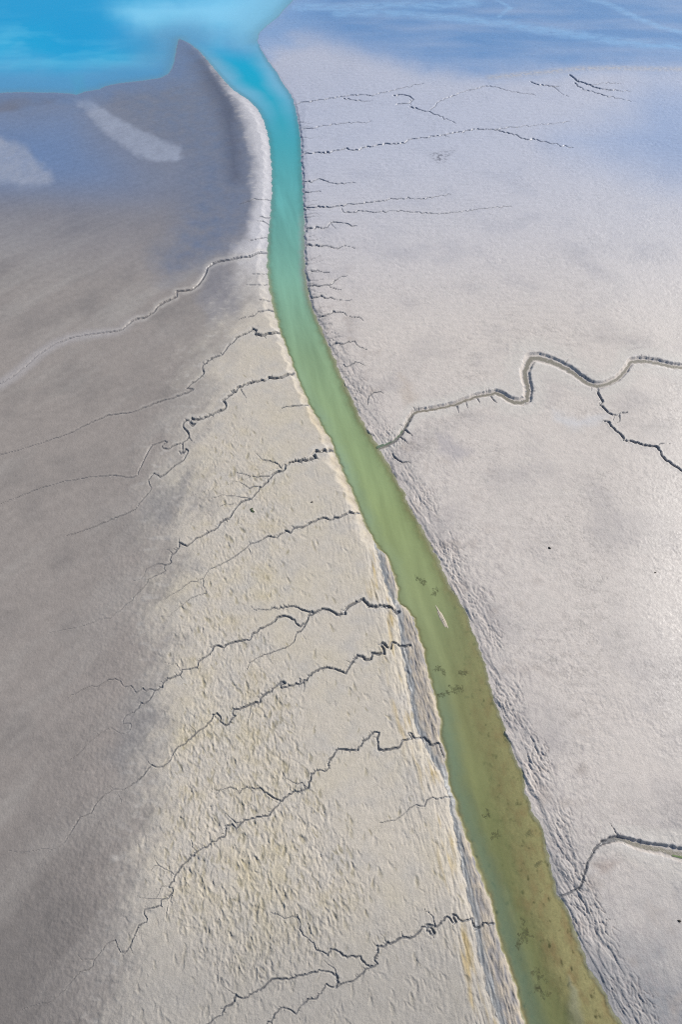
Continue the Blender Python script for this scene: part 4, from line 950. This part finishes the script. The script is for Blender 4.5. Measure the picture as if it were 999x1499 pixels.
# water lying in the big creeks
def creek_pool(pts, w0, w1, z, col, parent, name='creek_water'):
    dn = densify(pts, w0, w1, 0.0)
    px = np.array([p[0] for p in dn]); py = np.array([p[1] for p in dn]); w = np.array([p[2] for p in dn])
    x, y, t = unproj(px, py, z)
    hw = 0.5 * w * t / F
    vs, fs = [], []
    for i in range(len(dn)):
        a, b = max(0, i - 1), min(len(dn) - 1, i + 1)
        dx, dy = x[b] - x[a], y[b] - y[a]; l = math.hypot(dx, dy) or 1
        nx, ny = -dy / l * hw[i], dx / l * hw[i]
        vs += [(x[i] + nx, y[i] + ny, z), (x[i] - nx, y[i] - ny, z)]
        if i:
            fs.append((2 * i - 2, 2 * i - 1, 2 * i + 1, 2 * i))
    me = bpy.data.meshes.new(name); me.from_pydata(vs, [], fs); me.update()
    a = me.attributes.new('tint', 'FLOAT_COLOR', 'POINT'); a.data.foreach_set('color', np.tile(np.append(col, 1).astype(f32), len(vs)))
    b = me.attributes.new('turbid', 'FLOAT', 'POINT'); b.data.foreach_set('value', np.full(len(vs), 0.72, dtype=f32))
    me.materials.append(MAT_RIVER)
    o = bpy.data.objects.new(name, me); COL.objects.link(o); o.parent = parent
    return o


creek_by = {o['label']: o for o in COL.objects if o.name.startswith('tidal_creek')}
big = creek_by[LABELS['R10']]
creek_pool([(552, 655), (565, 650), (575, 645), (583, 638), (589, 630)], 4.5, 3.2, ZW + 0.09, K(120, 140, 118), big)
creek_pool([(1300, 1304), (1060, 1266), (999, 1255), (985, 1252)], 10, 2, ZW + 0.13, K(126, 150, 100), creek_by[LABELS['R11']])

# ------------------------------------------------------------------ small things
def simple_mat(name, col, rough=0.8, vary=0.25, scale=6.0):
    m, nt, N, L = nodes(name)
    out = N('ShaderNodeOutputMaterial'); bs = N('ShaderNodeBsdfPrincipled'); geo = N('ShaderNodeNewGeometry')
    n1 = N('ShaderNodeTexNoise'); n1.inputs['Scale'].default_value = scale; n1.inputs['Detail'].default_value = 4
    L(geo.outputs['Position'], n1.inputs['Vector'])
    mr = N('ShaderNodeMapRange'); mr.inputs['To Min'].default_value = 1 - vary; mr.inputs['To Max'].default_value = 1 + vary
    L(n1.outputs['Fac'], mr.inputs['Value'])
    mul = N('ShaderNodeVectorMath'); mul.operation = 'SCALE'; mul.inputs[0].default_value = tuple(float(c) for c in col)
    L(mr.outputs['Result'], mul.inputs['Scale']); L(mul.outputs['Vector'], bs.inputs['Base Color'])
    bs.inputs['Roughness'].default_value = rough; bs.inputs['Specular IOR Level'].default_value = 0.15
    L(bs.outputs['BSDF'], out.inputs['Surface'])
    return m


MAT_WEED = simple_mat('dark_waterweed', (0.075, 0.078, 0.042), 0.95)
_nt = MAT_WEED.node_tree
_out = [n for n in _nt.nodes if n.type == 'OUTPUT_MATERIAL'][0]; _bs = [n for n in _nt.nodes if n.type == 'BSDF_PRINCIPLED'][0]
_tr = _nt.nodes.new('ShaderNodeBsdfTransparent'); _mx = _nt.nodes.new('ShaderNodeMixShader'); _ns = _nt.nodes.new('ShaderNodeTexNoise'); _mr = _nt.nodes.new('ShaderNodeMapRange'); _ge = _nt.nodes.new('ShaderNodeNewGeometry')
_ns.inputs['Scale'].default_value = 2.6; _ns.inputs['Detail'].default_value = 4
_mr.inputs['From Min'].default_value = 0.36; _mr.inputs['From Max'].default_value = 0.64; _mr.inputs['To Min'].default_value = 0.06; _mr.inputs['To Max'].default_value = 0.50
_nt.links.new(_ge.outputs['Position'], _ns.inputs['Vector']); _nt.links.new(_ns.outputs['Fac'], _mr.inputs['Value']); _nt.links.new(_mr.outputs['Result'], _mx.inputs['Fac'])
_nt.links.new(_tr.outputs['BSDF'], _mx.inputs[1]); _nt.links.new(_bs.outputs['BSDF'], _mx.inputs[2]); _nt.links.new(_mx.outputs['Shader'], _out.inputs['Surface'])
MAT_ALGAE = simple_mat('green_algae', (0.05, 0.075, 0.035), 0.8)
MAT_DEBRIS = simple_mat('dark_debris', (0.04, 0.036, 0.03), 0.8)
MAT_BAR = simple_mat('pale_mud_bar', tuple(K(204, 192, 172)), 0.85, 0.14, 3.0)


def weed_patch(name, px, py, rx, ry, n, z, mat, label, cat, group=None, cell=0.09, up=0.012):
    """a ragged floating mat of weed with holes in it, one connected sheet of small fronds"""
    cx, cy, t = unproj(px, py, z)
    s = float(t / F)
    hx, hy = rx * s * 1.5, ry * s * 1.5
    gx = np.arange(-hx, hx, cell); gy = np.arange(-hy, hy, cell)
    GXX, GYY = np.meshgrid(gx, gy)
    wxx = GXX + 0.25 * noise(GXX / 0.5 + cx, GYY / 0.5, 301); wyy = GYY + 0.25 * noise(GXX / 0.5 + cx, GYY / 0.5, 302)
    f = 0.62 - 0.55 * np.hypot(wxx / hx, wyy / hy) + 0.75 * fbm(GXX / 0.7 + cx, GYY / 0.9 + cy, 3, 303) + 0.35 * noise(GXX / 0.2 + cx, GYY / 0.26, 304)
    keep = f > 0.36
    lab = np.zeros(keep.shape, int); best, bestn, cur = 0, 0, 0
    for j0, i0 in zip(*np.nonzero(keep)):
        if lab[j0, i0]:
            continue
        cur += 1; st = [(j0, i0)]; lab[j0, i0] = cur; cnt_ = 0
        while st:
            j, i = st.pop(); cnt_ += 1
            for dj, di in ((1, 0), (-1, 0), (0, 1), (0, -1)):
                a, b = j + dj, i + di
                if 0 <= a < keep.shape[0] and 0 <= b < keep.shape[1] and keep[a, b] and not lab[a, b]:
                    lab[a, b] = cur; st.append((a, b))
        if cnt_ > bestn:
            best, bestn = cur, cnt_
    vid, vs, fs = {}, [], []
    r = np.random.default_rng(int(px * 31 + py * 7))

    def vert(j, i):
        if (j, i) not in vid:
            vid[(j, i)] = len(vs)
            vs.append((-hx + i * cell + r.normal() * cell * 0.22, -hy + j * cell + r.normal() * cell * 0.22, up * r.random() + 0.002))
        return vid[(j, i)]
    for j, i in zip(*np.nonzero(lab == best)):
        fs.append((vert(j, i), vert(j, i + 1), vert(j + 1, i + 1), vert(j + 1, i)))
    me = bpy.data.meshes.new(name); me.from_pydata(vs, [], fs); me.update(); me.materials.append(mat)
    o = bpy.data.objects.new(name, me); COL.objects.link(o); o.location = (float(cx), float(cy), z)
    return tag(o, label, cat, None, group)


GW = 'dark waterweed patches in the river'
ZU = ZW + 0.004
for px, py, rx, ry, n, lab in [
    (620, 848, 10, 12, 70, 'sparse dark waterweed patch in the water, just upstream of the small mud bar'),
    (636, 868, 7, 8, 45, 'small dark waterweed patch touching the upper tip of the mud bar'),
    (648, 982, 12, 8, 110, 'dark waterweed patch in the widest weedy reach, the one nearest the slumped bank'),
    (676, 985, 10, 6, 80, 'dark waterweed patch on the open water side of the weedy reach'),
    (668, 1010, 14, 8, 140, 'densest dark waterweed patch at the lower end of the weedy reach'),
    (645, 1020, 8, 4, 40, 'thin waterweed streak below the weedy reach beside the slumped bank'),
    (713, 1192, 6, 8, 40, 'small round waterweed tuft alone in mid river'),
    (726, 1222, 8, 8, 40, 'loose waterweed tuft below the small round tuft in mid river'),
    (777, 1218, 10, 4, 60, 'flat waterweed clump close against the grooved bank'),
    (791, 1264, 8, 4, 36, 'tiny waterweed clump against the bank just above the curved creek mouth'),
    (770, 1363, 12, 16, 130, 'large dark waterweed patch opposite the ragged creek mouth'),
    (760, 1385, 8, 8, 50, 'scattered waterweed below the large dark patch'),
    (790, 1430, 9, 14, 70, 'long loose waterweed patch in the lower river between greenish and brown water'),
    (797, 1455, 10, 7, 70, 'ragged dark waterweed patch nearest the bottom of the river')]:
    weed_patch('waterweed', px, py, rx, ry, n, ZU, MAT_WEED, lab, 'waterweed', GW)

weed_patch('algae_clump', 370, 747, 5, 3, 90, 0.03, MAT_ALGAE, 'dark green algae clump on bare mud below the feathered creek', 'algae', None, 0.12, 0.12)


def lump_mesh(name, cx, cy, z, sx, sy, sz, rot, mat, seed, n=28, rings=7):
    """a low irregular mound or chunk, pointed at its ends"""
    r = np.random.default_rng(seed)
    ph = r.random(6) * 6.28
    vs = [(0, 0, sz)]; fs = []
    for k in range(1, rings + 1):
        q = k / rings
        for i in range(n):
            a = 2 * math.pi * i / n
            rad = q * (1 + 0.12 * math.sin(3 * a + ph[0]) + 0.08 * math.sin(5 * a + ph[1]) + 0.05 * math.sin(9 * a + ph[2]))
            x = math.copysign(abs(math.cos(a)) ** 1.0, math.cos(a)) * rad * sx
            y = math.sin(a) * rad * sy * (1 - 0.45 * abs(math.cos(a)) ** 3)
            h = sz * (1 - q ** 1.7) * (1 + 0.25 * math.sin(7 * a * q + ph[3]) + 0.08 * r.normal())
            vs.append((x, y, h if k < rings else -sz * 0.6))
    for i in range(n):
        fs.append((0, 1 + i, 1 + (i + 1) % n))
    for k in range(rings - 1):
        for i in range(n):
            a = 1 + k * n + i; b = 1 + k * n + (i + 1) % n
            fs.append((a, a + n, b + n, b))
    me = bpy.data.meshes.new(name); me.from_pydata(vs, [], fs); me.update()
    me.polygons.foreach_set('use_smooth', np.ones(len(fs), dtype=bool)); me.materials.append(mat)
    o = bpy.data.objects.new(name, me); COL.objects.link(o)
    o.location = (cx, cy, z); o.rotation_euler = (0, 0, rot)
    return o


(x0, x1), (y0, y1), _ = unproj([639, 656], [888, 921], ZW)
bar = lump_mesh('mud_bar', (x0 + x1) / 2, (y0 + y1) / 2, ZW - 0.02, math.hypot(x1 - x0, y1 - y0) / 2 * 1.1, 0.50, 0.13, math.atan2(y1 - y0, x1 - x0), MAT_BAR, 5, 40, 8)
tag(bar, 'slim pale mud bar rising from the green river like a sliver', 'mud bar')
for px, py, s, lab in [(806, 801, 0.32, 'dark lump of debris alone on the wide pale mudflat'),
                       (961, 837, 0.2, 'tiny dark speck of debris near the glinting edge of pale mudflat'),
                       (997, 1348, 0.26, 'dark lump of debris inside the bend of the deep curved creek'),
                       (457, 735, 0.26, 'dark lump of debris on smooth mud between the feathered creek and the tooth edged creek')]:
    cx, cy, t = unproj(px, py)
    i = min(NX - 1, int(np.searchsorted(AX, px))); j = min(NY - 1, int(np.searchsorted(AY, py)))
    o = lump_mesh('debris', float(cx), float(cy), float(Z[j, i]), s * 1.3, s * 0.8, s * 0.6, rng.random() * 3, MAT_DEBRIS, int(px), 14, 4)
    tag(o, lab, 'debris', None, 'dark debris on the mud')

# ------------------------------------------------------------------ light
SUN_EL, SUN_AZ = math.radians(38), math.radians(60)        # azimuth clockwise from +Y (away from the camera) towards +X
w = bpy.data.worlds.new("World"); scene.world = w; w.use_nodes = True
nt = w.node_tree; bg = nt.nodes['Background']
sky = nt.nodes.new('ShaderNodeTexSky'); sky.sky_type = 'NISHITA'; sky.sun_disc = False
sky.sun_elevation = SUN_EL; sky.sun_rotation = SUN_AZ; sky.altitude = 50; sky.air_density = 1.0; sky.dust_density = 0.6; sky.ozone_density = 1.5
nt.links.new(sky.outputs['Color'], bg.inputs['Color']); bg.inputs['Strength'].default_value = 0.09
sd = bpy.data.lights.new('sun', 'SUN'); sd.energy = 4.0; sd.angle = math.radians(0.5); sd.color = (1.0, 0.955, 0.88)
so = bpy.data.objects.new('sun', sd); COL.objects.link(so)
dirv = (math.sin(SUN_AZ) * math.cos(SUN_EL), math.cos(SUN_AZ) * math.cos(SUN_EL), math.sin(SUN_EL))
from mathutils import Vector
so.rotation_euler = Vector(dirv).to_track_quat('Z', 'Y').to_euler()
so.location = (200, 120, 200)

scene.view_settings.view_transform = 'Standard'
scene.view_settings.look = 'None'
scene.view_settings.exposure = 0.45
scene.view_settings.gamma = 1.0
scene.render.engine = 'CYCLES'
scene.cycles.use_denoising = False
scene.cycles.filter_width = 1.1
scene.cycles.max_bounces = 5
scene.cycles.transparent_max_bounces = 8
